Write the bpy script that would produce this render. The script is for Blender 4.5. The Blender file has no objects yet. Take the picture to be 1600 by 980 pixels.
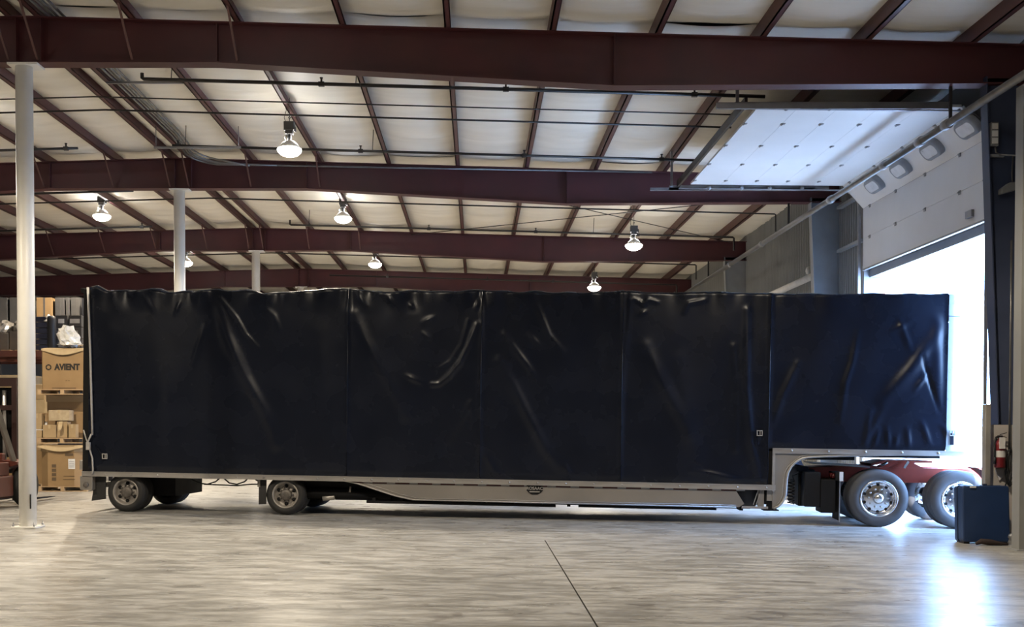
import bpy, bmesh, math, random
import numpy as np
from mathutils import Vector, Matrix
random.seed(7)
rng = np.random.default_rng(7)
sc = bpy.context.scene
COL = sc.collection
PI = math.pi

# ------------------------------------------------------------------ camera
F, PX, PITCH, EYE = 1680.0, 745.0, math.radians(1.2), 1.54
PY = 669.0 + F * math.tan(PITCH)
cd = bpy.data.cameras.new('camera')
cam = bpy.data.objects.new('camera', cd)
COL.objects.link(cam)
cam.location = (0, 0, EYE)
cam.rotation_euler = (PI / 2 - PITCH, 0, 0)
cd.sensor_width = 36.0
cd.lens = F / 1600 * 36.0
cd.shift_x = (800 - PX) / 1600
cd.shift_y = (PY - 490) / 1600
cd.clip_start, cd.clip_end = 0.1, 500
sc.camera = cam

# ------------------------------------------------------------------ world, exposure
w = bpy.data.worlds.new('sky')
sc.world = w
w.use_nodes = True
bg = w.node_tree.nodes['Background']
bg.inputs['Color'].default_value = (0.30, 0.54, 1.0, 1)
bg.inputs['Strength'].default_value = 34.0
sc.view_settings.view_transform = 'Standard'
sc.view_settings.look = 'None'
sc.view_settings.gamma = 1.0
sc.view_settings.exposure = 0.45
sc.cycles.use_denoising = True
sc.cycles.max_bounces = 8
sc.cycles.diffuse_bounces = 5
sc.cycles.sample_clamp_indirect = 6.0
LAMP_W, UP_W, LAMP_RGB = 1300.0, 150.0, (1.0, 0.86, 0.66)
sd = bpy.data.lights.new('sun', 'SUN')
sd.energy, sd.angle, sd.color = 16.0, math.radians(0.53), (1.0, 0.95, 0.88)
so = bpy.data.objects.new('sun', sd)
COL.objects.link(so)
so.rotation_euler = Vector((-0.30, 0.60, -0.74)).to_track_quat('-Z', 'Y').to_euler()

pd = bpy.data.lights.new('door_daylight_portal', 'AREA')        # sampling portal in the open doorway: guides the sky, adds no light
pd.shape, pd.size, pd.size_y = 'RECTANGLE', 5.8, 4.9
pd.cycles.is_portal = True
po = bpy.data.objects.new('door_daylight_portal', pd)
COL.objects.link(po)
po.location = (8.78, 20.37, 2.35)
po.rotation_euler = (PI / 2, 0, PI / 2)

# ------------------------------------------------------------------ helpers
def ray(px, py):
    u, v = (px - PX) / F, (PY - py) / F
    return Vector((u, v * math.sin(PITCH) + math.cos(PITCH), v * math.cos(PITCH) - math.sin(PITCH)))
def at(px, py, Y):
    """point of the photograph's sight line at depth Y"""
    d = ray(px, py); t = Y / d.y
    return Vector((d.x * t, Y, EYE + d.z * t))
def fz(x):
    """the floor falls slightly towards the door"""
    return -0.0115 * max(0.0, x + 7.0)

MATS = {}
def mat(name, c, c2=None, rough=0.6, metal=0.0, scale=6.0, stretch=(1, 1, 1), bump=0.0, bscale=None, spec=0.5, emit=None, rvar=0.08, coat=0.0, detail=4.0):
    if name in MATS: return MATS[name]
    m = bpy.data.materials.new(name); m.use_nodes = True
    nt = m.node_tree; b = nt.nodes['Principled BSDF']
    if c2 is None: c2 = tuple(x * 0.82 for x in c)
    tc = nt.nodes.new('ShaderNodeTexCoord'); mp = nt.nodes.new('ShaderNodeMapping')
    mp.inputs['Scale'].default_value = stretch
    nt.links.new(tc.outputs['Object'], mp.inputs['Vector'])
    n = nt.nodes.new('ShaderNodeTexNoise'); n.inputs['Scale'].default_value = scale; n.inputs['Detail'].default_value = detail
    nt.links.new(mp.outputs['Vector'], n.inputs['Vector'])
    r = nt.nodes.new('ShaderNodeValToRGB')
    r.color_ramp.elements[0].position = 0.32; r.color_ramp.elements[1].position = 0.68
    r.color_ramp.elements[0].color = (*c2, 1); r.color_ramp.elements[1].color = (*c, 1)
    nt.links.new(n.outputs['Fac'], r.inputs['Fac'])
    nt.links.new(r.outputs['Color'], b.inputs['Base Color'])
    mr = nt.nodes.new('ShaderNodeMapRange')
    mr.inputs['To Min'].default_value = max(0.02, rough - rvar); mr.inputs['To Max'].default_value = min(1, rough + rvar)
    nt.links.new(n.outputs['Fac'], mr.inputs['Value']); nt.links.new(mr.outputs['Result'], b.inputs['Roughness'])
    b.inputs['Metallic'].default_value = metal
    b.inputs['Specular IOR Level'].default_value = spec
    b.inputs['Coat Weight'].default_value = coat
    if bump:
        n2 = nt.nodes.new('ShaderNodeTexNoise'); n2.inputs['Scale'].default_value = bscale or scale * 4; n2.inputs['Detail'].default_value = 5
        nt.links.new(mp.outputs['Vector'], n2.inputs['Vector'])
        bp = nt.nodes.new('ShaderNodeBump'); bp.inputs['Strength'].default_value = bump; bp.inputs['Distance'].default_value = 0.02
        nt.links.new(n2.outputs['Fac'], bp.inputs['Height']); nt.links.new(bp.outputs['Normal'], b.inputs['Normal'])
    if emit:
        b.inputs['Emission Color'].default_value = (*emit[0], 1); b.inputs['Emission Strength'].default_value = emit[1]
    MATS[name] = m
    return m

class MB:
    """collects shapes that become ONE mesh"""
    def __init__(s): s.v, s.f, s.sm = [], [], []
    def add(s, vs, fs, smooth=False, M=None):
        o = len(s.v)
        s.v += [tuple(M @ Vector(p)) if M is not None else tuple(p) for p in vs]
        s.f += [tuple(i + o for i in f) for f in fs]
        s.sm += [smooth] * len(fs)
        return s
    def box(s, x0, x1, y0, y1, z0, z1, M=None):
        vs = [(x0, y0, z0), (x1, y0, z0), (x1, y1, z0), (x0, y1, z0), (x0, y0, z1), (x1, y0, z1), (x1, y1, z1), (x0, y1, z1)]
        return s.add(vs, [(3, 2, 1, 0), (4, 5, 6, 7), (0, 1, 5, 4), (1, 2, 6, 5), (2, 3, 7, 6), (3, 0, 4, 7)], False, M)
    def bar(s, a, b, w, h=None, up=(0, 0, 1)):
        """rectangular bar from a to b, w wide, h high"""
        a, b = Vector(a), Vector(b); h = h or w
        d = (b - a); L = d.length; d.normalize()
        u = Vector(up)
        if abs(d.dot(u)) > 0.98: u = Vector((0, 1, 0))
        x = d.cross(u).normalized(); z = x.cross(d).normalized()
        M = Matrix((( d.x, x.x, z.x, a.x), (d.y, x.y, z.y, a.y), (d.z, x.z, z.z, a.z), (0, 0, 0, 1)))
        return s.box(0, L, -w / 2, w / 2, -h / 2, h / 2, M)
    def tube(s, pts, r, n=8, caps=True):
        pts = [Vector(p) for p in pts]; rings = []; o = len(s.v)
        rr = r if isinstance(r, (list, tuple)) else [r] * len(pts)
        prev = None
        for i, p in enumerate(pts):
            d = (pts[min(i + 1, len(pts) - 1)] - pts[max(i - 1, 0)]).normalized()
            if prev is None:
                u = Vector((0, 0, 1)) if abs(d.z) < 0.9 else Vector((1, 0, 0))
                x = d.cross(u).normalized()
            else:
                x = (prev - d * prev.dot(d)).normalized()
            prev = x; y = d.cross(x)
            s.v += [tuple(p + (x * math.cos(2 * PI * k / n) + y * math.sin(2 * PI * k / n)) * rr[i]) for k in range(n)]
        for i in range(len(pts) - 1):
            for k in range(n):
                s.f.append((o + i * n + k, o + i * n + (k + 1) % n, o + (i + 1) * n + (k + 1) % n, o + (i + 1) * n + k)); s.sm.append(True)
        if caps:
            s.f.append(tuple(o + k for k in range(n))[::-1]); s.sm.append(False)
            e = o + (len(pts) - 1) * n
            s.f.append(tuple(e + k for k in range(n))); s.sm.append(False)
        return s
    def lathe(s, prof, n=24, M=None, smooth=True, caps=True):
        """profile [(r, h)] spun about local z"""
        vs, fs = [], []
        for r, h in prof:
            vs += [(r * math.cos(2 * PI * k / n), r * math.sin(2 * PI * k / n), h) for k in range(n)]
        for i in range(len(prof) - 1):
            for k in range(n):
                fs.append((i * n + k, i * n + (k + 1) % n, (i + 1) * n + (k + 1) % n, (i + 1) * n + k))
        if caps and prof[0][0] > 1e-4: fs.append(tuple(range(n))[::-1])
        if caps and prof[-1][0] > 1e-4: fs.append(tuple(range((len(prof) - 1) * n, len(prof) * n)))
        return s.add(vs, fs, smooth, M)
    def prism(s, poly, y0, y1, M=None):
        """polygon in x,z extruded along y (counter-clockwise seen from -y)"""
        n = len(poly)
        vs = [(x, y0, z) for x, z in poly] + [(x, y1, z) for x, z in poly]
        fs = [tuple(range(n)), tuple(range(n, 2 * n))[::-1]] + [((i + 1) % n, i, i + n, (i + 1) % n + n) for i in range(n)]
        return s.add(vs, fs, False, M)
    def sheet(s, rows, smooth=True, M=None):
        """grid of points, rows[i][j]"""
        nr, nc = len(rows), len(rows[0])
        vs = [p for r in rows for p in r]
        fs = [(i * nc + j, i * nc + j + 1, (i + 1) * nc + j + 1, (i + 1) * nc + j) for i in range(nr - 1) for j in range(nc - 1)]
        return s.add(vs, fs, smooth, M)
    def build(s, name, m, parent=None, loc=None, rot=None, bevel=0, **tags):
        me = bpy.data.meshes.new(name)
        me.from_pydata(s.v, [], s.f)
        me.polygons.foreach_set('use_smooth', s.sm)
        me.materials.append(m); me.update()
        return link(name, me, parent, loc, rot, bevel, **tags)
def link(name, me, parent=None, loc=None, rot=None, bevel=0, **tags):
    o = bpy.data.objects.new(name, me); COL.objects.link(o)
    if parent is not None: o.parent = parent
    if loc is not None: o.location = loc
    if rot is not None: o.rotation_euler = rot
    if bevel:
        bm = o.modifiers.new('bevel', 'BEVEL'); bm.width = bevel; bm.segments = 2; bm.limit_method = 'ANGLE'
    for k, v in tags.items(): o[k] = v
    return o
def empty(name, loc, label, category, rot=(0, 0, 0), **tags):
    o = bpy.data.objects.new(name, None); COL.objects.link(o)
    o.location = loc; o.rotation_euler = rot; o['label'] = label
    if category: o['category'] = category
    for k, v in tags.items(): o[k] = v
    return o
def tag(o, label, category=None, **kw):
    o['label'] = label
    if category: o['category'] = category
    for k, v in kw.items(): o[k] = v
    return o
def copy_tree(o, parent=None):
    kids = [c for c in o.children]
    c = o.copy(); COL.objects.link(c)
    if parent is not None: c.parent = parent
    for k in kids: copy_tree(k, c)
    return c
def text(body, size, m, name, parent, M, depth=0.002, font_scale_x=1.0, bold=0.02):
    fc = bpy.data.curves.new(name, 'FONT'); fc.body = body; fc.size = size; fc.extrude = depth; fc.align_x = 'CENTER'; fc.align_y = 'CENTER'
    fc.offset = bold * size
    fc.materials.append(m)
    tmp = bpy.data.objects.new(name, fc); COL.objects.link(tmp)
    me = bpy.data.meshes.new_from_object(tmp.evaluated_get(bpy.context.evaluated_depsgraph_get()))
    bpy.data.objects.remove(tmp); me.name = name
    o = link(name, me, parent)
    o.matrix_local = M @ Matrix.Diagonal((font_scale_x, 1, 1, 1))
    return o
FACE = Matrix.Rotation(PI / 2, 4, 'X')                              # local xy drawn upright, facing -y

# ------------------------------------------------------------------ materials
def floor_material():
    m = bpy.data.materials.new('worn_concrete'); m.use_nodes = True
    nt = m.node_tree; b = nt.nodes['Principled BSDF']; L = nt.links.new
    tc = nt.nodes.new('ShaderNodeTexCoord')
    def noise(sx, sy, scale, detail=6, dist=0.0):
        mp = nt.nodes.new('ShaderNodeMapping'); mp.inputs['Scale'].default_value = (sx, sy, 1)
        n = nt.nodes.new('ShaderNodeTexNoise'); n.inputs['Scale'].default_value = scale; n.inputs['Detail'].default_value = detail
        n.inputs['Distortion'].default_value = dist
        L(tc.outputs['Object'], mp.inputs['Vector']); L(mp.outputs['Vector'], n.inputs['Vector'])
        return n.outputs['Fac']
    def ramp(fac, p0, c0, p1, c1):
        r = nt.nodes.new('ShaderNodeValToRGB'); e = r.color_ramp.elements
        e[0].position, e[1].position = p0, p1; e[0].color, e[1].color = (*c0, 1), (*c1, 1)
        L(fac, r.inputs['Fac']); return r.outputs['Color']
    def mul(a, bb, f=1.0):
        x = nt.nodes.new('ShaderNodeMix'); x.data_type = 'RGBA'; x.blend_type = 'MULTIPLY'; x.inputs['Factor'].default_value = f
        L(a, x.inputs['A']); L(bb, x.inputs['B']); return x.outputs['Result']
    base = ramp(noise(1, 1, 0.5), 0.3, (0.40, 0.394, 0.378), 0.7, (0.54, 0.53, 0.508))
    streak = ramp(noise(0.7, 2.6, 2.6, 10, 0.2), 0.42, (0.64, 0.63, 0.615), 0.56, (1, 1, 1))       # scuffs left by forklift traffic
    fine = ramp(noise(1.2, 5.5, 7.0, 9, 0.2), 0.41, (0.70, 0.69, 0.68), 0.54, (1, 1, 1))
    spots = ramp(noise(1, 1, 2.6, 3, 1.2), 0.30, (0.55, 0.53, 0.51), 0.37, (1, 1, 1))
    col = mul(mul(mul(base, streak), fine), spots, 0.8)
    L(col, b.inputs['Base Color'])
    mr = nt.nodes.new('ShaderNodeMapRange'); mr.inputs['From Min'].default_value = 0.3; mr.inputs['From Max'].default_value = 0.7
    mr.inputs['To Min'].default_value = 0.40; mr.inputs['To Max'].default_value = 0.25
    L(noise(0.7, 1.6, 1.6, 5), mr.inputs['Value']); L(mr.outputs['Result'], b.inputs['Roughness'])
    bp = nt.nodes.new('ShaderNodeBump'); bp.inputs['Strength'].default_value = 0.16; bp.inputs['Distance'].default_value = 0.01
    L(noise(1, 2.5, 7, 5), bp.inputs['Height']); L(bp.outputs['Normal'], b.inputs['Normal'])
    return m
M_floor = floor_material()
M_gap = mat('joint_dirt', (0.05, 0.045, 0.04), rough=0.9)
M_primer = mat('oxide_red_primer', (0.085, 0.020, 0.023), (0.060, 0.016, 0.019), rough=0.5, scale=1.2)
M_purlin = mat('purlin_primer', (0.115, 0.045, 0.040), (0.075, 0.030, 0.029), rough=0.5, scale=1.5)
M_insul = mat('white_vinyl_insulation', (0.88, 0.84, 0.75), (0.80, 0.76, 0.67), rough=0.5, scale=1.4, stretch=(0.35, 2.2, 1), bump=0.5, bscale=2.4)
M_deck = mat('roof_deck', (0.5, 0.5, 0.5), rough=0.7)
M_colwhite = mat('white_column_paint', (0.86, 0.84, 0.79), (0.79, 0.77, 0.72), rough=0.4, scale=2.5)
M_colgrey = mat('grey_steel_paint', (0.30, 0.31, 0.32), (0.24, 0.25, 0.26), rough=0.5, scale=2)
M_flarecol = mat('flare_tinted_column', (0.050, 0.064, 0.115), (0.038, 0.050, 0.092), rough=0.5, scale=2)  # blue flare and dimness put into the colour of the column by the door
M_wallsheet = mat('grey_wall_sheet', (0.26, 0.26, 0.25), (0.22, 0.22, 0.215), rough=0.55, scale=1.0)
M_wall = mat('dim_wall_panel', (0.22, 0.22, 0.22), (0.17, 0.17, 0.17), rough=0.7, scale=0.6)
M_dark = mat('black_steel_pipe', (0.022, 0.018, 0.017), rough=0.45, scale=4)
M_conduit = mat('galvanised_conduit', (0.20, 0.195, 0.19), (0.14, 0.135, 0.13), rough=0.36, metal=0.6, scale=5)
M_doorpaint = mat('white_door_skin', (0.72, 0.71, 0.70), (0.67, 0.66, 0.65), rough=0.45, scale=1.2)
M_doorgasket = mat('grey_window_gasket', (0.26, 0.27, 0.29), rough=0.5)
M_frost = mat('frosted_lite', (0.62, 0.64, 0.67), rough=0.3)
M_galv = mat('galvanised_track', (0.33, 0.33, 0.34), (0.25, 0.25, 0.26), rough=0.45, metal=0.6, scale=4)
M_pave = mat('outside_pavement', (0.55, 0.54, 0.52), rough=0.85, scale=0.8)
M_brick = mat('red_brick_wall', (0.20, 0.062, 0.045), (0.16, 0.05, 0.036), rough=0.85, scale=2)

# ================================================================== large structure
FR = [8.0, 16.6, 25.2, 33.9, 42.5, 51.1]                            # depths of the rigid frames
RIDGE = -6.94
WX = 8.5                                                            # inner face of the right wall
def roofz(x): return 7.81 - 0.028 * abs(x - RIDGE)

# floor: two slabs with a sawn joint between them
mb = MB()
J0, J1, JY = 0.982, 0.998, 15.6
def fq(x0, x1, y0, y1): mb.add([(x0, y0, fz(x0)), (x1, y0, fz(x1)), (x1, y1, fz(x1)), (x0, y1, fz(x0))], [(0, 1, 2, 3)])
fq(-22.4, -7, -4, 52); fq(-7, J0, -4, JY); fq(J1, 8.7, -4, JY)
mb.add([(-7, JY, 0), (J0, JY, fz(J0)), (J1, JY, fz(J1)), (8.7, JY, fz(8.7)), (8.7, 52, fz(8.7)), (-7, 52, 0)], [(0, 1, 2, 3, 4, 5)])
floor = mb.build('floor', M_floor, kind='structure'); floor['label'] = 'worn polished concrete warehouse floor with dark scuffs'
g = MB(); zb = fz(0.99) - 0.02
g.add([(J0, -4, zb), (J1, -4, zb), (J1, JY, zb), (J0, JY, zb), (J0, -4, fz(J0)), (J0, JY, fz(J0)), (J1, -4, fz(J1)), (J1, JY, fz(J1))],
      [(0, 1, 2, 3), (4, 0, 3, 5), (1, 6, 7, 2), (3, 2, 7, 5)])
g.build('control_joint', M_gap, floor)

# pavement outside the open door
mb = MB(); z8 = fz(8.7)
mb.add([(8.7, -30, z8), (90, -30, z8 - 0.5), (90, 140, z8 - 0.5), (8.7, 140, z8)], [(0, 1, 2, 3)])
mb.build('pavement_outside', M_pave, kind='structure', label='pale pavement outside the open dock door')
ob = empty('outside_building', (20.9, 62, z8), 'low reddish building seen outside through the door', 'building')
b = MB(); b.box(-2.5, 2.6, 0, 12, 0, 10.6); b.build('wall', M_brick, ob)
b = MB(); b.box(-2.7, 2.8, -0.2, 12.2, 10.6, 10.9); b.build('parapet', M_pave, ob)

# roof: a deck, purlins along the building and the white insulation blankets sagging between them
d = MB()
for x0, x1 in ((-23, RIDGE), (RIDGE, 9.0)):
    d.add([(x0, -4, roofz(x0) + 0.42), (x1, -4, roofz(x1) + 0.42), (x1, 53, roofz(x1) + 0.42), (x0, 53, roofz(x0) + 0.42)], [(3, 2, 1, 0)])
ceiling = d.build('ceiling', M_deck, kind='structure', label='metal roof deck over white vinyl insulation and red purlins')
PUR = [-0.48 + 1.6 * k for k in range(-13, 6)]
PUR = [x for x in PUR if abs(x - RIDGE) > 0.6] + [RIDGE - 0.22, RIDGE + 0.22]
PUR.sort()
for x in PUR:
    z = roofz(x); p = MB()
    p.box(x - 0.012, x + 0.012, -4, 52, z, z + 0.255)
    p.box(x - 0.012, x + 0.088, -4, 52, z, z + 0.012)               # lower flange of the Z section
    p.box(x + 0.076, x + 0.088, -4, 52, z, z + 0.03)
    p.box(x - 0.072, x + 0.012, -4, 52, z + 0.243, z + 0.255)
    p.build('purlin', M_purlin, ceiling)
edges = [-22.4] + PUR + [8.7]
bays = [-4] + FR + [52]
for bi in range(len(bays) - 1):
    y0, y1 = bays[bi], bays[bi + 1]
    for i in range(len(edges) - 1):
        x0, x1 = edges[i], edges[i + 1]
        if x1 - x0 < 0.1: continue
        near = bi in (1, 2, 3) and x1 > -11
        nx, ny = (7, 56) if near else (5, 20)
        fs = rng.uniform(4, 16, 6); ph = rng.uniform(0, 6.28, 6); am = rng.uniform(0.15, 1.0, 6) / np.sqrt(fs)
        amp = 0.034 if near else 0.018
        rows = []
        for jy in range(ny + 1):
            y = y0 + (y1 - y0) * jy / ny; row = []
            for jx in range(nx + 1):
                t = jx / nx; x = x0 + (x1 - x0) * t
                s = 4 * t * (1 - t)
                yy = y + 0.16 * s                                    # creases bow along the sag
                rip = sum(am[k] * math.sin(fs[k] * yy + ph[k]) for k in range(6)) * amp
                end = min(1.0, (y - y0) / 0.6, (y1 - y) / 0.6)
                row.append((x, y, roofz(x) + 0.240 - (0.045 + 0.055 * end) * s + rip * s))
            rows.append(row)
        MB().sheet(rows).build('insulation_blanket', M_insul, ceiling)

# rigid frames across the building (tapered web, flanges, stiffeners, flange braces)
def botz(x):
    a = abs(x - RIDGE)
    if a <= 2.98: return 7.12
    if a <= 9.04: return 7.12 - (a - 2.98) * 0.35 / 6.06
    return min(6.77 + (a - 9.04) * 0.006, 6.81)
for fi, Y in enumerate(FR):
    xs = [-22.4, -15.98, -9.92, RIDGE, -3.96, 2.1, 8.5]
    wb = MB(); bf = MB(); tf = MB()
    wb.add([(x, Y - 0.006, botz(x)) for x in xs] + [(x, Y - 0.006, roofz(x)) for x in xs] + [(x, Y + 0.006, botz(x)) for x in xs] + [(x, Y + 0.006, roofz(x)) for x in xs],
           [(i, i + 1, 8 + i, 7 + i) for i in range(6)] + [(14 + i, 21 + i, 22 + i, 15 + i) for i in range(6)])
    for m_, zf, dz, wd in ((bf, botz, -0.018, 0.13), (tf, roofz, -0.016, 0.13)):
        lo = lambda x: zf(x) + dz
        m_.add([(x, Y - wd, zf(x)) for x in xs] + [(x, Y + wd, zf(x)) for x in xs] + [(x, Y - wd, lo(x)) for x in xs] + [(x, Y + wd, lo(x)) for x in xs],
               [(i, i + 1, 8 + i, 7 + i) for i in range(6)] + [(14 + i, 21 + i, 22 + i, 15 + i) for i in range(6)]
               + [(14 + i, 15 + i, i + 1, i) for i in range(6)] + [(21 + i, 7 + i, 8 + i, 22 + i) for i in range(6)])
    words = ['first', 'nearest', 'second', 'third', 'fourth', 'furthest'][fi]
    beam = wb.build('roof_beam', M_primer, kind='structure', label='deep dark red steel roof beam, %s of the row' % words)
    bf.build('bottom_flange', M_primer, beam); tf.build('top_flange', M_primer, beam)
    for x in (-9.92, RIDGE - 0.08, RIDGE + 0.3, -3.96, 2.1):
        s = MB(); s.box(x - 0.006, x + 0.006, Y - 0.11, Y - 0.006, botz(x), roofz(x) - 0.016); s.build('stiffener', M_primer, beam)
    if fi in (1, 2, 3):
        for x in PUR:
            if x < -2.6 and x > -14:
                s = MB(); s.bar((x + 0.03, Y - 0.75, roofz(x) + 0.02), (x + 0.03, Y - 0.10, botz(x) + 0.03), 0.032, 0.02); s.build('flange_brace', M_purlin, beam)

# white pipe columns under the ridge
for Y, wd in zip(FR[:5], ['', 'nearest', 'second', 'third', 'furthest']):
    if Y < 10: continue
    c = empty('pipe_column', (RIDGE, Y, 0), 'round white steel column under the roof ridge, %s of the row' % wd, None, kind='structure')
    MB().lathe([(0.128, 0.03), (0.128, 7.07)], 32).build('shaft', M_colwhite, c)
    b = MB(); b.box(-0.19, 0.19, -0.19, 0.19, 0, 0.03); b.build('base_plate', M_colwhite, c, bevel=0.006)
    b = MB(); b.box(-0.2, 0.26, -0.15, 0.15, 7.07, 7.1)
    b.build('cap_plate', M_colwhite, c)
    for sx in (-0.16, 0.16):
        for sy in (-0.16, 0.16):
            MB().lathe([(0.016, 0), (0.016, 0.03), (0.009, 0.03), (0.009, 0.065)], 6).build('anchor_bolt', M_galv, c, (sx, sy, 0.03))
    if wd == 'nearest':
        s = MB(); s.box(0.075, 0.092, -0.112, -0.092, 0.30, 0.52); s.build('scrape', M_dark, c)

# right wall: frame columns, panels, door opening
for Y, wd in zip(FR, ['', 'beside the open door and the extinguisher', 'beyond the open door', 'third', 'fourth', 'furthest']):
    zb = fz(7.9)
    c = empty('wall_column', (WX, Y, zb), 'tapered steel wall column, %s' % (wd or 'nearest'), None, kind='structure')
    b = MB(); b.add([(-0.42, -0.006, 0), (0, -0.006, 0), (0, -0.006, 6.9 - zb), (-0.72, -0.006, 6.9 - zb), (-0.42, 0.006, 0), (0, 0.006, 0), (0, 0.006, 6.9 - zb), (-0.72, 0.006, 6.9 - zb)],
                    [(0, 1, 2, 3), (7, 6, 5, 4), (0, 3, 7, 4), (2, 1, 5, 6)])
    mcol = M_flarecol if Y == FR[1] else M_colgrey
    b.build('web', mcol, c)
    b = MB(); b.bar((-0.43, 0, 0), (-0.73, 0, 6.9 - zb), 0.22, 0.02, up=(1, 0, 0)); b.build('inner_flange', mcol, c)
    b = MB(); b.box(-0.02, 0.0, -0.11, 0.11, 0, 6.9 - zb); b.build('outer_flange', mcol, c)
DY0, DY1, DZ = 17.45, 23.3, 4.80                                    # door opening
wall = MB()
wall.box(WX, WX + 0.2, -4, DY0, -0.6, 7.85); wall.box(WX, WX + 0.2, DY0, DY1, DZ, 7.85); wall.box(WX, WX + 0.2, DY1, 52, -0.6, 7.85)
wr = wall.build('wall_right', M_wall, kind='structure', label='right wall of the warehouse with the open dock door')
y = 23.95
while y < 46:
    s = MB(); n = 6
    if not any(abs(y + 0.45 - f) < 0.1 for f in ()):
        prof = []
        for k in range(n):
            yy = y + 0.9 * k / n
            prof += [(yy, 0.0), (yy + 0.09, 0.0), (yy + 0.105, 0.03), (yy + 0.135, 0.03)]
        prof.append((y + 0.897, 0.0))
        s.sheet([[(WX - 0.035 - d_, yy, -0.3) for yy, d_ in prof], [(WX - 0.035 - d_, yy, 7.6) for yy, d_ in prof]], smooth=False)
        s.build('wall_sheet', M_wallsheet, wr)
    y += 0.9
for z in (2.3, 4.0, 5.6, 6.6):
    for y0, y1 in ((-3.9, 16.4), (23.45, 25.0)):
        s = MB(); s.box(WX - 0.17, WX - 0.045 if y0 > 23 else WX, y0, y1, z, z + 0.06); s.build('girt', M_colgrey, wr)
for nm, y0, y1, z0, z1 in (('door_jamb', DY0 - 0.12, DY0 + 0.015, -0.25, 5.05), ('door_jamb', DY1 - 0.015, DY1 + 0.12, -0.25, 5.05)):
    s = MB(); s.box(WX - 0.14, WX + 0.24, y0, y1, z0, z1); s.build(nm, M_colgrey, wr)
s = MB(); s.box(WX - 0.02, WX + 0.24, DY0, DY1, DZ - 0.01, DZ + 0.14); s.build('door_header', M_colgrey, wr)
b = MB(); b.box(-22.6, -22.4, -4, 52, -0.1, 8); b.build('wall_left', M_wall, kind='structure', label='left wall of the warehouse')
b = MB(); b.box(-22.6, 8.7, 52, 52.2, -0.4, 8.3); b.build('wall_back', M_wall, kind='structure', label='dim rear wall beyond the racks')
b = MB(); b.box(-22.6, 8.7, -4.2, -4, -0.4, 8.3); b.build('wall_front', M_wall, kind='structure', label='wall on the side of the viewer')

# near door post at the picture's right
p0 = at(1587, 860, 15.0)
tr = empty('trim_1', (p0.x, 15.0, fz(p0.x)), 'pale grey steel door post standing beside the blue case', None, kind='structure')
b = MB(); b.box(0, 0.16, -0.09, -0.075, 0, 6.45); b.box(0.0, 0.012, -0.075, 0.12, 0, 6.45); b.box(0.148, 0.16, -0.075, 0.12, 0, 6.45); b.build('channel', M_wallsheet, tr)
b = MB(); b.box(0.16, WX - p0.x, -0.02, 0.02, 0, 6.45); b.build('infill_panel', M_wall, tr)
b = MB(); b.box(-0.05, 0.22, -0.14, 0.16, 0, 0.02); b.build('base_plate', M_colgrey, tr)

# ------------------------------------------------------------------ sectional overhead door, rolled up under the roof
dr = empty('door_1', (8.3, 20.37, 4.95), 'white sectional dock door rolled up under the roof with four oval windows', None, kind='structure')
HW = 2.83                                                           # half width
path = [(8.30, 4.95), (8.30, 5.60), (8.30, 6.25), (7.86, 6.74)]     # x, z of the section joints
for k in range(1, 6): path.append((7.86 - 0.655 * k, 6.74 + 0.006 * k))
for i in range(len(path) - 1):
    a, c = Vector((path[i][0], 0, path[i][1])), Vector((path[i + 1][0], 0, path[i + 1][1]))
    d_ = (c - a); L = d_.length; d_.normalize()
    nrm = Vector((0, 1, 0)).cross(d_)                               # towards the room / the floor
    if nrm.x > 0.01 or nrm.z > 0.3: nrm = -nrm
    M = Matrix(((0, d_.x, nrm.x, a.x - 8.3), (1, d_.y, nrm.y, 0), (0, d_.z, nrm.z, a.z - 4.95), (0, 0, 0, 1)))
    b = MB(); b.box(-HW, HW, 0.0015, L - 0.0015, -0.045, 0.0, M)
    sec = b.build('door_section', M_doorpaint, dr, bevel=0.0015)
    for yy in (-2.72, -1.80, -0.37, 1.03, 2.43):
        h = MB(); h.box(yy - 0.04, yy + 0.04, L - 0.05, L + 0.02, 0.0, 0.012, M); h.tube([M @ Vector((yy - 0.05, L - 0.004, 0.014)), M @ Vector((yy + 0.05, L - 0.004, 0.014))], 0.012, 6)
        h.build('hinge', M_galv, sec)
    if i == 2:
        for yw in (17.6, 19.0, 20.4, 21.75):
            yy = yw + 0.12 - 20.37
            def rr(hx, hy, r, z, n=6):
                out = []
                for cx, cy, a0 in ((hx - r, hy - r, 0), (-hx + r, hy - r, PI / 2), (-hx + r, -hy + r, PI), (hx - r, -hy + r, 1.5 * PI)):
                    out += [M @ Vector((yy + cx + r * math.cos(a0 + PI / 2 * k / n), L / 2 + cy + r * math.sin(a0 + PI / 2 * k / n), z)) for k in range(n + 1)]
                return out
            rings = [rr(0.32, 0.165, 0.14, 0), rr(0.315, 0.16, 0.135, 0.085), rr(0.295, 0.14, 0.115, 0.11), rr(0.25, 0.10, 0.08, 0.115)]
            g = MB(); n = len(rings[0]); vs = [p for r_ in rings for p in r_]
            g.add(vs, [(q * n + k, q * n + (k + 1) % n, (q + 1) * n + (k + 1) % n, (q + 1) * n + k) for q in range(3) for k in range(n)], True)
            wf = g.build('window_frame', M_doorgasket, sec)
            g = MB(); g.add(rr(0.252, 0.102, 0.082, 0.1145), [tuple(range(n))]); g.build('window_pane', M_frost, sec)
    if i == 0:
        h = MB(); h.box(-HW, HW, -0.03, 0.006, -0.05, 0.012, M); h.build('bottom_seal', M_galv, sec)
        h = MB(); h.box(-2.35, -2.12, 0.12, 0.24, 0.0, 0.05, M); h.build('lock_plate', M_galv, sec)
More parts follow.
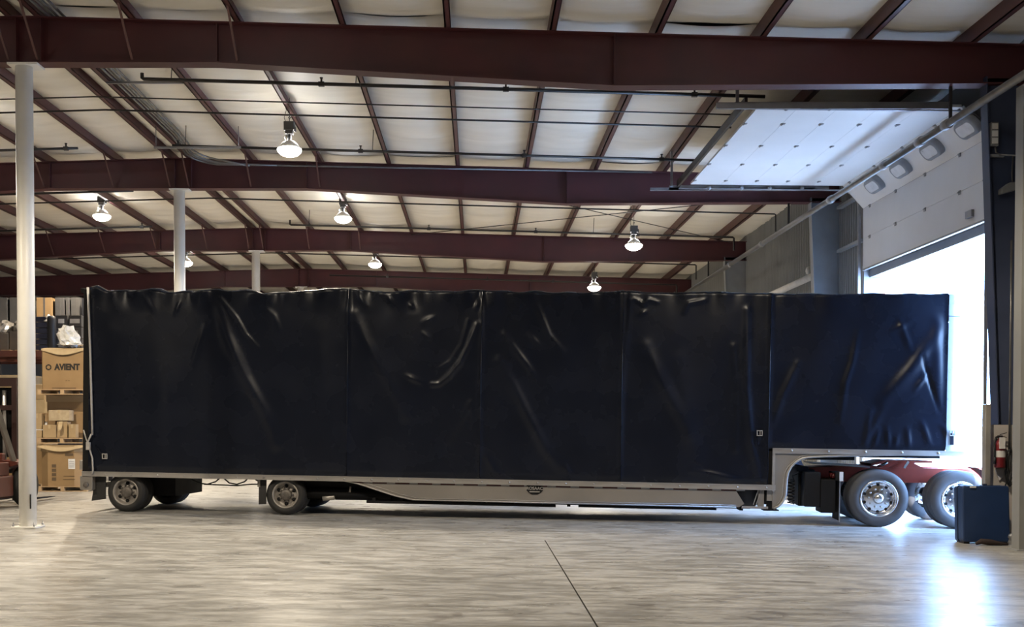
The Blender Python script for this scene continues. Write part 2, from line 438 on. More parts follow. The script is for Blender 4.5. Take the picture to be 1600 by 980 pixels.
for sy in (-HW - 0.07, HW + 0.07):
    t = MB()
    arc = [(8.25, 0.0), (8.25, 6.2)] + [(8.25 - 0.42 * (1 - math.cos(q)), 6.2 + 0.46 * math.sin(q)) for q in [PI / 2 * k / 6 for k in range(1, 7)]] + [(4.35, 6.70)]
    for k in range(len(arc) - 1):
        z0 = max(arc[k][1], fz(8.3) - 0.02)
        t.bar((arc[k][0] - 8.3, sy, z0 - 4.95), (arc[k + 1][0] - 8.3, sy, arc[k + 1][1] - 4.95), 0.055, 0.02)
    s = 1 if sy > 0 else -1
    t.bar((7.6 - 8.3, sy + s * 0.06, 6.73 - 4.95), (4.15 - 8.3, sy + s * 0.06, 6.73 - 4.95), 0.02, 0.11)
    t.build('track', M_galv, dr)
    for xk in (7.0, 6.3, 5.7, 5.0):
        r = MB(); r.lathe([(0.012, -0.03), (0.045, -0.03), (0.045, 0.03), (0.012, 0.03)], 12, Matrix.Translation((xk - 8.3, sy, 6.71 - 4.95)) @ Matrix.Rotation(PI / 2, 4, 'X')); r.build('roller', M_galv, dr)
b = MB(); b.bar((4.34 - 8.3, -HW - 0.1, 6.80 - 4.95), (4.34 - 8.3, HW + 0.1, 6.80 - 4.95), 0.05, 0.14); b.build('back_hang_angle', M_dark, dr)
b = MB()
for sy in (-HW - 0.09, HW + 0.09): b.bar((4.2 - 8.3, sy, 6.75 - 4.95), (4.2 - 8.3, sy, roofz(4.2) - 4.95), 0.05, 0.03)
b.build('track_hanger', M_galv, dr)
b = MB(); b.bar((3.85 - 8.3, -HW - 0.14, 6.72 - 4.95), (5.2 - 8.3, -HW - 0.14, 6.72 - 4.95), 0.05, 0.10); b.build('track_strut', M_galv, dr)
b = MB(); b.bar((3.75 - 8.3, HW + 0.14, 6.70 - 4.95), (7.3 - 8.3, HW + 0.14, 6.70 - 4.95), 0.04, 0.06); b.build('track_strut', M_galv, dr)

# ================================================================== trailer
M_vinyl = mat('black_vinyl_curtain', (0.0072, 0.0096, 0.0185), (0.0056, 0.0076, 0.0148), rough=0.27, scale=1.5, spec=0.25, bump=0.03, bscale=5)
M_alu = mat('mill_aluminium', (0.42, 0.40, 0.38), (0.35, 0.335, 0.32), rough=0.38, metal=0.55, scale=3, stretch=(0.5, 1, 3))
M_aluskirt = mat('dull_aluminium_skirt', (0.255, 0.235, 0.215), (0.215, 0.20, 0.185), rough=0.45, metal=0.25, scale=1.2)
M_nose = mat('pale_nose_panel', (0.26, 0.29, 0.32), (0.22, 0.25, 0.28), rough=0.3, metal=0.1)
M_black = mat('black_chassis', (0.006, 0.006, 0.007), rough=0.7, spec=0.25)
M_rubber = mat('tyre_rubber', (0.022, 0.021, 0.021), (0.014, 0.014, 0.014), rough=0.7, scale=8)
M_rubber2 = mat('dusty_tyre_rubber', (0.060, 0.062, 0.070), (0.045, 0.047, 0.054), rough=0.62, scale=6)
M_steelrim = mat('grey_steel_rim', (0.40, 0.37, 0.34), (0.28, 0.26, 0.24), rough=0.45, metal=0.4, scale=9)
M_hub = mat('greasy_hub', (0.16, 0.145, 0.13), (0.09, 0.08, 0.075), rough=0.5, metal=0.3, scale=14)
M_chrome = mat('polished_aluminium_rim', (0.80, 0.80, 0.80), (0.74, 0.74, 0.75), rough=0.17, metal=0.95, scale=4, rvar=0.04)
M_holeshade = mat('hole_shade_black', (0.006, 0.006, 0.007), rough=0.9)  # shade inside the wheel holes, given as a colour
M_tapered = mat('red_reflective_tape', (0.06, 0.008, 0.007), rough=0.35)
M_tapewhite = mat('white_reflective_tape', (0.30, 0.285, 0.27), rough=0.35)
M_strap = mat('grey_strap', (0.45, 0.43, 0.41), rough=0.6)
M_truckred = mat('orange_red_chassis_paint', (0.34, 0.048, 0.026), (0.20, 0.030, 0.019), rough=0.4, scale=3)
M_hose = mat('black_hose', (0.012, 0.012, 0.013), rough=0.4)
M_plastic = mat('clear_lens', (0.7, 0.72, 0.75), rough=0.2)

TILT = 0.0155
r0 = at(137, 742, 19.8)
YAW = math.atan2(1.45, 15.2)
O = Vector((r0.x, 19.8, 0.0))
tr = empty('curtain_trailer', O, 'long black curtain-sided drop-deck trailer backed through the dock door', 'trailer', rot=(0, TILT, -YAW))
TM = Matrix.Translation(O) @ Matrix.Rotation(-YAW, 4, 'Z') @ Matrix.Rotation(TILT, 4, 'Y')
TI = TM.inverted()
def tl(px, py, y=0.0):
    """trailer-local x, z of a sight line where it meets the trailer's near side"""
    a = TI @ Vector((0, 0, EYE)); d = TI.to_3x3() @ ray(px, py); t = (y - a.y) / d.y
    return ((a + d * t).x, (a + d * t).z)

# measured outlines on the near side
top_px = [(139, 450), (150, 447), (165, 454), (235, 452.5), (262, 457), (300, 455), (342, 452), (372, 456), (400, 455), (412, 459), (462, 455), (545, 451), (556, 452), (602, 457),
          (648, 455), (700, 456), (752, 453.5), (800, 456), (900, 457.5), (972, 456), (1050, 458), (1100, 457), (1170, 458), (1203, 459), (1212, 460), (1300, 460), (1400, 460), (1480, 459.5), (1513, 461)]
TOP = [tl(*p) for p in top_px]
tx, tz = np.array([p[0] for p in TOP]), np.array([p[1] for p in TOP])
DECK0, DECK1 = 0.655, 0.745                                         # lower rail
xg = tl(1206, 730)[0]                                               # gooseneck step
xend = tl(1511, 600)[0]
xnose = tl(1479, 600)[0]
GZ0, GZ1 = 1.295, 1.385                                             # upper rail
folds = [  # polyline px, half width px, height m
 ([(345, 466), (370, 496), (384, 522), (403, 543)], 2.6, .016), ([(344, 482), (356, 524), (384, 590), (415, 645), (432, 694)], 9, .030),
 ([(320, 511), (300, 572)], 4, .014), ([(281, 473), (274, 491)], 2.5, .012), ([(227, 463), (241, 487)], 3, .014), ([(413, 482), (428, 494), (436, 513)], 5, .014),
 ([(732, 500), (722, 538), (705, 564), (688, 575)], 2.4, .012), ([(746, 507), (732, 541), (719, 568), (702, 588), (687, 601), (675, 601)], 4, .026), ([(636, 588), (658, 598)], 4, .016),
 ([(554, 490), (571, 531), (604, 591), (635, 649)], 8, .020), ([(789, 522), (803, 544), (823, 570), (837, 591)], 5, .018), ([(779, 564), (800, 598), (830, 659), (853, 703), (880, 736)], 8, .022),
 ([(827, 524), (843, 541)], 4, .014), ([(840, 480), (857, 524), (880, 551)], 5, .016), ([(662, 504), (678, 497)], 4, .014), ([(662, 521), (678, 534)], 3, .012),
 ([(991, 467), (1006, 476), (1012, 468), (1028, 473)], 2.2, .014), ([(1068, 489), (1076, 474), (1102, 469)], 2.5, .014), ([(1000, 492), (1008, 487)], 3, .012),
 ([(1008, 541), (1035, 598), (1062, 649), (1075, 682)], 10, .026), ([(1146, 541), (1153, 608), (1149, 703)], 4.5, .018), ([(1168, 484), (1166, 608), (1173, 692), (1188, 752)], 5, .028),
 ([(1079, 736), (1110, 740), (1156, 752)], 4, .016), ([(985, 470), (972, 620), (966, 748)], 4, .016), ([(1340, 520), (1331, 568), (1320, 600), (1313, 657)], 4.5, .016),
 ([(1246, 568), (1223, 617), (1206, 666)], 5, .018), ([(1440, 557), (1449, 586), (1466, 643)], 2.8, -.022), ([(1469, 511), (1454, 534), (1423, 577), (1380, 626)], 10, .030),
 ([(1446, 586), (1429, 609)], 4, .018), ([(1463, 500), (1466, 640)], 8, .022), ([(1360, 640), (1351, 696)], 4, .012), ([(1372, 672), (1366, 698)], 3, .014), ([(1386, 668), (1388, 698)], 3, .016),
 ([(1402, 680), (1398, 698)], 3, .014), ([(1417, 670), (1420, 698)], 3.5, .018), ([(1440, 660), (1452, 696)], 4, .018), ([(1470, 665), (1492, 697)], 3.5, .020), ([(1352, 690), (1380, 640)], 5, .014),
 ([(1405, 500), (1422, 548)], 4, .014), ([(1390, 520), (1425, 500)], 5, .014), ([(700, 690), (735, 630), (748, 700)], 5, .010), ([(748, 600), (750, 745)], 3, .012),
 ([(760, 712), (772, 736), (786, 745)], 4, .012), ([(880, 722), (892, 745)], 4, .012), ([(560, 462), (572, 478)], 3, .012), ([(607, 463), (614, 476)], 3, .012), ([(640, 474), (646, 482)], 3, .012),
 ([(748, 468), (744, 482)], 3, .016), ([(1060, 560), (1090, 720)], 12, .014), ([(930, 520), (950, 700)], 14, .012), ([(250, 540), (262, 720)], 16, .010), ([(500, 520), (520, 720)], 16, .012), ([(180, 520), (176, 700)], 14, .010),
]
FOLD = []
PXM = 1 / 88.0
for pl, wd, h in folds:
    FOLD.append((np.array([tl(*p) for p in pl]), wd * PXM, h * 1.4))
seeds = rng.uniform(0, 6.28, 40); freqs = rng.uniform(4, 26, 40)
def curtain_disp(X, Z):
    """how far the cloth stands out from the trailer side"""
    D = 0.010 * np.sin(1.7 * X + 0.5) * np.sin(1.1 * Z) + 0.006 * np.sin(4.1 * X + 1.3 * Z) + 0.004 * np.sin(7.3 * X - 2.2 * Z + 1)
    ztop = np.interp(X, tx, tz)
    t = np.clip((Z - (ztop - 0.42)) / 0.42, 0, 1)
    sc_ = np.zeros_like(X)
    for k in range(14): sc_ += np.sin(freqs[k] * X + seeds[k] + (ztop - Z) * 3.0 * math.sin(seeds[k + 14])) / (3 + 0.28 * freqs[k])
    left = np.clip((9.0 - X) / 1.5, 0.35, 1.0)
    D += 0.042 * sc_ * t ** 1.3 * left
    for pl, wd, h in FOLD:
        best = np.full(X.shape, 1e9); along = np.zeros_like(X)
        tot = np.sum(np.linalg.norm(np.diff(pl, axis=0), axis=1)); run = 0.0
        for a, b in zip(pl[:-1], pl[1:]):
            ab = b - a; L = np.linalg.norm(ab)
            s = np.clip(((X - a[0]) * ab[0] + (Z - a[1]) * ab[1]) / (L * L), 0, 1)
            dd = np.hypot(X - a[0] - s * ab[0], Z - a[1] - s * ab[1])
            k = dd < best; best = np.where(k, dd, best); along = np.where(k, (run + s * L) / tot, along); run += L
        D += h * np.exp(-(best / wd) ** 2) * (0.35 + 0.65 * np.sin(PI * np.clip(along, 0.05, 0.95)))
    return D
seam_x = [tl(140, 600)[0], tl(544, 600)[0], tl(752, 600)[0], tl(972, 600)[0], tl(1202, 600)[0], xnose]
for i in range(5):
    x0, x1 = seam_x[i] + 0.002, seam_x[i + 1] - 0.002
    zb = DECK1 - 0.01 if i < 4 else GZ1 - 0.01
    nx = int((x1 - x0) / 0.028); nz = 118 if i < 4 else 92
    xs = np.linspace(x0, x1, nx)
    ztop = np.interp(xs, tx, tz) - 0.03
    T = np.linspace(0, 1, nz)[:, None]
    Xg = np.broadcast_to(xs, (nz, nx)).copy(); Zg = zb + (ztop - zb) * T
    D = curtain_disp(Xg, Zg)
    e = np.minimum(Xg - x0, x1 - Xg)
    D += 0.016 * np.exp(-(e / 0.035) ** 2)                          # doubled hem at the seams
    D = D + 0.02
    D *= np.clip((Zg - zb) / 0.10, 0.15, 1)
    Y = -D
    # rounded shoulder at the top, folding back over the roof
    cap_rows = []
    for q in (0.35, 0.75, 1.15, 1.5):
        cap_rows.append((Xg[-1], Y[-1] + 0.055 * (1 - math.cos(q)) * 1.0 + 0.0, Zg[-1] + 0.045 * math.sin(q)))
    lip = sum(np.sin(freqs[k] * 0.7 * xs + seeds[k + 20]) for k in range(9)) * 0.007 * (1 if i < 3 else 0.35)
    cap_rows = [(c[0], c[1], c[2] + lip * (j + 1) / 4) for j, c in enumerate(cap_rows)]
    cap_rows.append((Xg[-1], Y[-1] + 0.16, Zg[-1] + 0.045 + lip * 1.6))
    cap_rows.append((Xg[-1], Y[-1] + 0.42, Zg[-1] + 0.02 - lip))
    Xa = np.vstack([Xg] + [c[0][None] for c in cap_rows]); Ya = np.vstack([Y] + [c[1][None] for c in cap_rows]); Za = np.vstack([Zg] + [c[2][None] for c in cap_rows])
    nr = Xa.shape[0]
    me = bpy.data.meshes.new('curtain_panel')
    co = np.stack([Xa, Ya, Za], -1).reshape(-1, 3).astype(np.float32)
    idx = np.arange(nr * nx).reshape(nr, nx)
    q = np.stack([idx[:-1, :-1], idx[:-1, 1:], idx[1:, 1:], idx[1:, :-1]], -1).reshape(-1, 4)
    me.vertices.add(len(co)); me.vertices.foreach_set('co', co.ravel())
    me.loops.add(q.size); me.loops.foreach_set('vertex_index', q.ravel().astype(np.int32))
    me.polygons.add(len(q)); me.polygons.foreach_set('loop_start', np.arange(0, q.size, 4, dtype=np.int32))
    me.polygons.foreach_set('use_smooth', np.ones(len(q), dtype=bool))
    me.materials.append(M_vinyl); me.update(); me.validate()
    link('curtain_panel', me, tr)
    # seam bead on the right-hand edge
    if i < 4:
        b = MB(); zt = float(ztop[-1])
        b.tube([(x1 + 0.002, -0.045, zb + 0.02), (x1 - 0.004, -0.052, (zb + zt) / 2), (x1 + 0.002, -0.045, zt)], 0.009, 6)
        b.build('curtain_seam', M_vinyl, tr)

WID = 2.55
zt = 4.0
b = MB(); b.box(0.03, xend - 0.05, 0.12, WID - 0.0, zt - 0.03, zt + 0.03); b.build('roof_skin', M_black, tr)
b = MB(); b.box(0.03, xg - 0.02, WID - 0.03, WID, DECK1, zt); b.box(xg - 0.02, xend - 0.05, WID - 0.03, WID, GZ1, zt); b.build('far_curtain', M_vinyl, tr)
b = MB(); b.box(-0.02, 0.03, 0.12, WID - 0.02, DECK0, zt); b.build('rear_door', M_black, tr)
b = MB(); b.box(-0.10, 0.035, -0.03, 0.14, DECK0, tl(134, 452)[1]); b.box(-0.17, 0.02, 0.0, 0.12, tl(134, 452)[1] - 0.06, tl(134, 452)[1] + 0.02); b.build('rear_post', M_black, tr, bevel=0.01)
b = MB(); p = [tl(140, 450), (tl(142, 500)), tl(144, 560), tl(146, 640), tl(147, 680)]
b.tube([(x, -0.07, z) for x, z in p], 0.020, 8); b.build('tension_pole', M_strap, tr)
b = MB(); p = [tl(146, 678), tl(141, 688), tl(139, 697), tl(143, 703), tl(147, 716), tl(148, 735), tl(146, 742)]
b.tube([(x, -0.07, z) for x, z in p], 0.016, 6); p = [tl(133, 672), tl(137, 686), tl(140, 694)]; b.tube([(x, -0.06, z) for x, z in p], 0.012, 6)
x, z = tl(141, 697); b.box(x - 0.04, x + 0.035, -0.095, -0.055, z - 0.07, z + 0.07)
b.build('ratchet_strap', M_strap, tr)
# nose: pale corner panel with a rounded front edge
b = MB(); rows = []
zt2 = tl(1495, 460)[1]
R = 0.30
prof = [(xnose, -0.035), (xend - R, -0.035)] + [(xend - R + R * math.sin(q), -0.035 + R * (1 - math.cos(q))) for q in [PI / 2 * k / 8 for k in range(1, 9)]] + [(xend, WID - 0.3), (xend - 0.02, WID)]
b.sheet([[(x, y, z) for x, y in prof] for z in (GZ1 + 0.0, 2.4, zt2 - 0.38)]); np_ = b.build('nose_panel', M_nose, tr)
b = MB(); b.sheet([[(x, y + 0.006, z) for x, y in prof] for z in (zt2 - 0.37, zt2 - 0.2, zt2)]); b.add([(x, y + 0.006, zt2) for x, y in prof] + [(xnose, WID, zt2)], [tuple(range(len(prof) + 1))]); b.build('nose_cap', M_nose, tr)
# rails
def outline(pts, y0, y1, m, name, parent=tr, **k):
    return MB().prism(pts, y0, y1).build(name, m, parent, **k)
b = MB(); b.box(-0.10, xg + 0.06, -0.05, 0.06, DECK0, DECK1); b.box(-0.1, xg + 0.06, -0.058, -0.05, DECK1 - 0.018, DECK1); b.box(-0.1, xg + 0.06, -0.058, -0.05, DECK0, DECK0 + 0.016); rail = b.build('lower_rail', M_alu, tr)
b = MB(); b.box(xg + 0.02, xend - 0.03, -0.05, 0.06, GZ0, GZ1); b.box(xg + 0.02, xend - 0.03, -0.058, -0.05, GZ1 - 0.018, GZ1); urail = b.build('upper_rail', M_alu, tr)
for i in range(25):
    x = 0.35 + i * 0.495
    if x < xg: MB().lathe([(0.018, 0), (0.018, 0.010), (0.008, 0.016)], 8, Matrix.Translation((x, -0.05, 0.70)) @ Matrix.Rotation(PI / 2, 4, 'X')).build('rail_bolt', M_alu, rail)
for px in (1236, 1293, 1351, 1408, 1465):
    x, z = tl(px, 707); MB().lathe([(0.022, 0), (0.022, 0.012), (0.008, 0.02)], 8, Matrix.Translation((x, -0.05, 1.345)) @ Matrix.Rotation(PI / 2, 4, 'X')).build('rail_bolt', M_alu, urail)
# gooseneck cheek with its swept inner edge
inner = [(1480, 709), (1420, 710), (1347, 711.5), (1290, 713), (1262, 714.5), (1251, 717), (1243, 722), (1236, 729), (1231, 738), (1228.5, 750), (1228, 762), (1227, 774), (1223, 784), (1216, 791), (1208, 795)]
IN = [tl(*p) for p in inner]
poly = IN + [(xg + 0.02, IN[-1][1] + 0.0), (xg + 0.02, GZ0), (IN[0][0], GZ0)]
outline(poly[::-1], -0.012, 0.03, M_aluskirt, 'gooseneck_cheek')
b = MB(); b.tube([(x - 0.0, -0.02, z + 0.0) for x, z in IN], 0.022, 8); b.tube([(x - 0.05 if k > 6 else x, -0.016, z + (0.04 if k <= 6 else 0.0)) for k, (x, z) in enumerate(IN[:-1])], 0.009, 6); b.build('cheek_edge_trim', M_alu, tr)
b = MB(); b.box(xg + 0.0, xg + 0.045, -0.055, 0.0, DECK0 - 0.02, GZ1); b.build('step_post', M_alu, tr)
b = MB(); b.box(xg + 0.02, xend - 0.4, 0.05, WID - 0.05, GZ0 - 0.02, GZ1); b.build('upper_deck', M_black, tr)
b = MB(); b.box(0.05, xg, 0.06, WID - 0.05, DECK0 + 0.01, DECK1); b.build('lower_deck', M_black, tr)
b = MB(); b.box(xg - 0.1, xg + 0.14, 0.05, WID - 0.05, 0.4, GZ1); b.build('step_bulkhead', M_black, tr)
b = MB(); b.box(xg + 1.7, xg + 3.0, 0.6, WID - 0.6, GZ0 - 0.06, GZ0 - 0.02); b.box(xg + 0.15, xg + 1.6, 0.85, 0.95, GZ0 - 0.12, GZ0 - 0.02); b.build('upper_coupler', M_black, tr)
# belly skirt
SK = [tl(526, 749), tl(560, 756), tl(590, 766), tl(618, 775), tl(645, 781)]
SZ = 0.345
xs1 = tl(1150, 780)[0]
xs2 = tl(1160, 780)[0]
poly = [(x, z) for x, z in SK] + [(xs1 + 0.05, SZ), (xs1 + 0.14, SZ + 0.06), (xs1 + 0.06, SZ + 0.19), (xs1 - 0.02, DECK0)]
outline(poly, -0.015, 0.02, M_aluskirt, 'belly_skirt')
b = MB(); b.tube([(x, -0.02, z) for x, z in SK] + [(xs1, -0.02, SZ)], 0.014, 6); b.tube([(x + 0.08, -0.02, z + 0.035) for x, z in SK[:-1]] + [(SK[-1][0] + 0.1, -0.02, SZ + 0.035), (xs1, -0.02, SZ + 0.035)], 0.006, 6); b.build('skirt_edge', M_alu, tr)
b = MB(); b.box(SK[0][0] - 1.0, xg - 0.3, 0.35, 0.60, SZ - 0.05, DECK0); b.box(SK[0][0] - 1.0, xg - 0.3, WID - 0.6, WID - 0.35, SZ - 0.05, DECK0)
for k in range(14): b.box(5.3 + 0.5 * k, 5.36 + 0.5 * k, 0.05, WID - 0.05, SZ - 0.06, SZ + 0.02)
b.box(5.2, 8.6, 0.03, 0.08, SZ - 0.075, SZ - 0.03); b.box(9.0, 11.4, 0.03, 0.08, SZ - 0.065, SZ - 0.025)
b.build('belly_frame', M_black, tr)
ti = 0
x = SK[0][0] + 0.25
while x < xs1 - 0.2:
    t = MB(); t.box(x, x + 0.26, -0.019, -0.015, DECK0 - 0.028, DECK0 - 0.002); t.build('reflective_strip', M_tapered, tr)
    t = MB(); t.box(x + 0.26, x + 0.41, -0.019, -0.015, DECK0 - 0.028, DECK0 - 0.002); t.build('reflective_strip', M_tapewhite, tr)
    x += 0.41
# maker's badge on the skirt
bx, bz = tl(835.5, 764)
sh = [(-0.145, 0.07), (-0.145, -0.03), (-0.10, -0.075), (-0.05, -0.10), (0.05, -0.10), (0.10, -0.075), (0.145, -0.03), (0.145, 0.07), (0.11, 0.105), (-0.11, 0.105)]
bd = MB().prism(sh, -0.026, -0.014).build('maker_badge', M_black, tr, (bx, 0, bz)); bd['label'] = 'dark shield-shaped maker badge on the skirt'
b = MB(); b.box(-0.085, 0.03, -0.03, -0.024, 0.060, 0.096); b.build('badge_plate', M_tapewhite, bd)
b = MB(); b.box(-0.09, 0.09, -0.03, -0.024, -0.060, -0.042); b.build('badge_script', M_tapewhite, bd)
text('ROSAAC', 0.075, M_tapewhite, 'badge_lettering', bd, Matrix.Translation((0.0, -0.028, 0.008)) @ FACE)
# buckles on the curtain
for px, py, m_ in ((166, 713, M_strap), (1186, 677, M_tapewhite), (1486, 677, M_tapewhite)):
    x, z = tl(px, py)
    b = MB(); b.box(-0.05, 0.05, -0.075, -0.055, 0.035, 0.05); b.box(-0.05, 0.05, -0.075, -0.055, -0.05, -0.035); b.box(-0.05, -0.035, -0.075, -0.055, -0.035, 0.035); b.box(0.035, 0.05, -0.075, -0.055, -0.035, 0.035); b.box(0.0, 0.014, -0.07, -0.055, -0.035, 0.035)
    bk = b.build('strap_buckle', m_, tr, (x, 0, z), bevel=0.004)
    b = MB(); b.box(-0.03, 0.03, -0.058, -0.045, -0.20 if px > 1000 else 0.0, 0.0); b.build('strap_tail', M_vinyl, bk)
    if px < 1000:
        b = MB(); b.tube([(-0.18, -0.05, 0.2), (-0.08, -0.06, 0.06), (-0.03, -0.06, 0.0)], 0.012, 6); b.build('strap_line', M_vinyl, bk)

# rear bumper, lights, mudflaps
b = MB(); b.box(-0.14, 0.10, -0.04, 0.10, 0.40, DECK0); b.build('bumper_post', M_aluskirt, tr, bevel=0.012)
MB().lathe([(0.05, 0), (0.05, 0.02), (0.02, 0.03)], 16, Matrix.Translation((-0.02, -0.04, 0.50)) @ Matrix.Rotation(PI / 2, 4, 'X')).build('dock_bumper_button', M_hub, tr)
b = MB(); b.box(-0.13, -0.05, 0.0, WID, 0.40, 0.50); b.build('under_run_bar', M_aluskirt, tr)
b = MB(); b.box(-0.16, -0.03, -0.02, 0.12, DECK1 + 0.02, DECK1 + 0.2); b.build('rear_light_box', M_alu, tr, bevel=0.01)
x0, z0 = tl(141, 788)
outline([(0.03, 0.19), (0.30, 0.235), (0.30, DECK0), (0.10, DECK0)], 0.08, 0.10, M_rubber, 'mudflap')
xa, za = tl(402, 789)
outline([(xa, za), (xa + 0.14, za + 0.01), (xa + 0.14, DECK0), (xa, DECK0)], 0.08, 0.10, M_rubber, 'mudflap')
b = MB(); b.box(xa - 0.02, xa + 0.03, 0.06, 0.1, DECK0 - 0.14, DECK0); b.build('flap_bracket', M_aluskirt, tr)

def wheel(name, parent, loc, r, wd, rim_r, mt, mr, mh, mirror=False, bright=False, dual=True, offset=0.0):
    """tyre facing local -y with rim, hub, nuts and dark hand-hole discs as its sub-parts"""
    A = Matrix.Rotation(PI / 2, 4, 'X')                             # lathe z -> -y
    t = MB(); h = wd / 2
    prof = [(rim_r, h - 0.012), (rim_r + 0.01, h), (rim_r + (r - rim_r) * 0.35, h + 0.012), (rim_r + (r - rim_r) * 0.62, h + 0.010), (r - 0.035, h - 0.008), (r - 0.012, h - 0.03), (r, h - 0.055)]
    for g_ in (0.55, 0.0, -0.55):
        c = g_ * (h - 0.055); prof += [(r, c + 0.012), (r - 0.010, c + 0.008), (r - 0.010, c - 0.008), (r, c - 0.012)]
    prof += [(r, -h + 0.055), (r - 0.035, -h + 0.008), (rim_r + (r - rim_r) * 0.4, -h - 0.01), (rim_r, -h + 0.01)]
    t.lathe(prof[::-1], 48, A, caps=False)
    w_ = t.build(name, mt, parent, loc, (0, 0, PI) if mirror else None)
    if not mirror or not dual:
        dp = 0.075 if bright else 0.085
        q = MB().lathe([(0.02, h - dp + 0.005), (rim_r * 0.62, h - dp), (rim_r * 0.70, h - dp - 0.012), (rim_r * 0.80, h - dp - 0.015), (rim_r * 0.875, h - dp + 0.02), (rim_r * 0.90, h - 0.02), (rim_r * 0.965, h + 0.004), (rim_r, h + 0.008), (rim_r + 0.014, h + 0.002), (rim_r + 0.016, h - 0.02)][::-1], 40, A, caps=False)
        q.build('rim', mr, w_)
        hr = 0.32 if bright else 0.44
        hb = MB().lathe([(0.0, h - dp + (0.115 if bright else 0.075)), (rim_r * hr * 0.45, h - dp + (0.108 if bright else 0.075)), (rim_r * hr * 0.8, h - dp + (0.085 if bright else 0.070)), (rim_r * hr, h - dp + 0.05), (rim_r * hr, h - dp)][::-1], 24, A)
        hb.build('hub', mh, w_)
        n = MB()
        for k in range(10):
            a = 2 * PI * k / 10
            n.lathe([(0.017, h - dp), (0.017, h - dp + 0.03), (0.010, h - dp + 0.045)], 6, A @ Matrix.Translation((rim_r * 0.53 * math.cos(a), rim_r * 0.53 * math.sin(a), 0)))
        n.build('lug_nuts', mh, w_, kind='stuff')
        n = MB()
        for k in range(10 if bright else 6):
            a = 2 * PI * (k + 0.5) / (10 if bright else 6); rr_ = rim_r * (0.76 if bright else 0.70)
            n.lathe([(0.026 if bright else 0.034, h - dp - 0.02), (0.026 if bright else 0.034, h - dp - 0.004 + (0.0 if bright else 0.01))], 12, A @ Matrix.Translation((rr_ * math.cos(a), rr_ * math.sin(a), 0)))
        n.build('hand_hole_discs', M_holeshade, w_, kind='stuff')  # black discs stand in for the shaded openings
    return w_
RT = 0.365
for px in (194.5, 444.5):
    xw, _ = tl(px, 769)
    wX = (TM @ Vector((xw, 0, 0)))
    zc = fz(wX.x) - wX.z + RT
    wheel('wheel', tr, (xw, 0.16, zc), RT, 0.22, 0.232, M_rubber, M_steelrim, M_hub)
    wheel('inner_wheel', tr, (xw, 0.42, zc), RT, 0.22, 0.232, M_rubber, M_steelrim, M_hub, mirror=True)
    wheel('inner_wheel', tr, (xw, WID - 0.42, zc), RT, 0.22, 0.232, M_rubber, M_steelrim, M_hub, mirror=True)
    wheel('wheel', tr, (xw, WID - 0.16, zc), RT, 0.22, 0.232, M_rubber, M_steelrim, M_hub, mirror=True, dual=False)
    b = MB(); b.tube([(xw, 0.3, zc), (xw, WID - 0.3, zc)], 0.07, 10); b.box(xw - 0.30, xw + 0.25, 0.55, 0.68, zc - 0.02, DECK0); b.box(xw - 0.30, xw + 0.25, WID - 0.68, WID - 0.55, zc - 0.02, DECK0); b.build('axle', M_black, tr)
    b = MB(); b.box(xw + 0.22, xw + 0.75, 0.55, WID - 0.55, 0.28, DECK0 - 0.02) if px < 300 else b.box(xw + 0.35, xw + 0.6, 0.5, WID - 0.5, 0.33, DECK0); b.build('suspension_box', M_black, tr)
# air hoses slung between the axles
for pts in ([(290, 752), (302, 758), (315, 760), (328, 756), (334, 751)], [(342, 751), (350, 758), (362, 760), (374, 756), (380, 750)], [(310, 760), (335, 761), (362, 762), (385, 760), (402, 760)], [(388, 750), (394, 754), (402, 755)]):
    b = MB(); b.tube([(tl(px, py)[0], 0.3, tl(px, py)[1] + 0.02) for px, py in pts], 0.014, 6); b.build('air_hose', M_hose, tr)
# landing gear, spare bay
xl, zl = tl(1205, 783)
b = MB(); b.box(xl - 0.07, xl + 0.07, 0.03, 0.2, zl, DECK0 + 0.01); b.build('landing_leg', M_alu, tr)
b = MB(); b.box(xl - 0.055, xl + 0.055, 0.05, 0.18, zl - 0.15, zl); lf = b.build('leg_slide', M_black, tr)
b = MB(); b.box(xl - 0.13, xl + 0.13, -0.02, 0.25, zl - 0.17, zl - 0.15); b.build('foot_plate', M_black, lf)
b = MB(); b.box(xl - 0.22, xl - 0.12, 0.02, 0.10, SZ + 0.02, DECK0); b.build('leg_bracket', M_aluskirt, tr)
b = MB()
for dx in (0.0, 0.05): b.bar((xl - 0.30 + dx, 0.02, SZ + 0.05), (xl - 0.22 + dx, 0.02, DECK0), 0.018, 0.012)
b.box(xl - 0.5, xl - 0.05, 0.0, 0.06, SZ - 0.02, SZ + 0.02); b.build('leg_brace', M_alu, tr)
MB().lathe([(0.08, 0.0), (0.25, 0.0), (0.27, 0.06), (0.25, 0.14)], 28, Matrix.Translation((xs1 + 0.24, 0.35, 0.585)) @ Matrix.Rotation(PI / 2, 4, 'X')).build('spare_tyre', M_rubber2, tr)
# storage tube visible at the skirt's start
b = MB(); b.tube([(SK[0][0] - 0.6, 0.3, 0.42), (SK[2][0] + 0.2, 0.3, 0.40)], 0.10, 12); b.build('air_tank', M_black, tr)
b = MB(); x, z = tl(508, 779); b.tube([(x - 0.1, 0.25, z - 0.02), (x + 0.12, 0.25, z + 0.01)], 0.05, 10); x, z = tl(543, 766); b.tube([(x, 0.2, z - 0.05), (x + 0.01, 0.2, z + 0.05)], 0.02, 6); b.build('air_fitting', M_alu, tr)

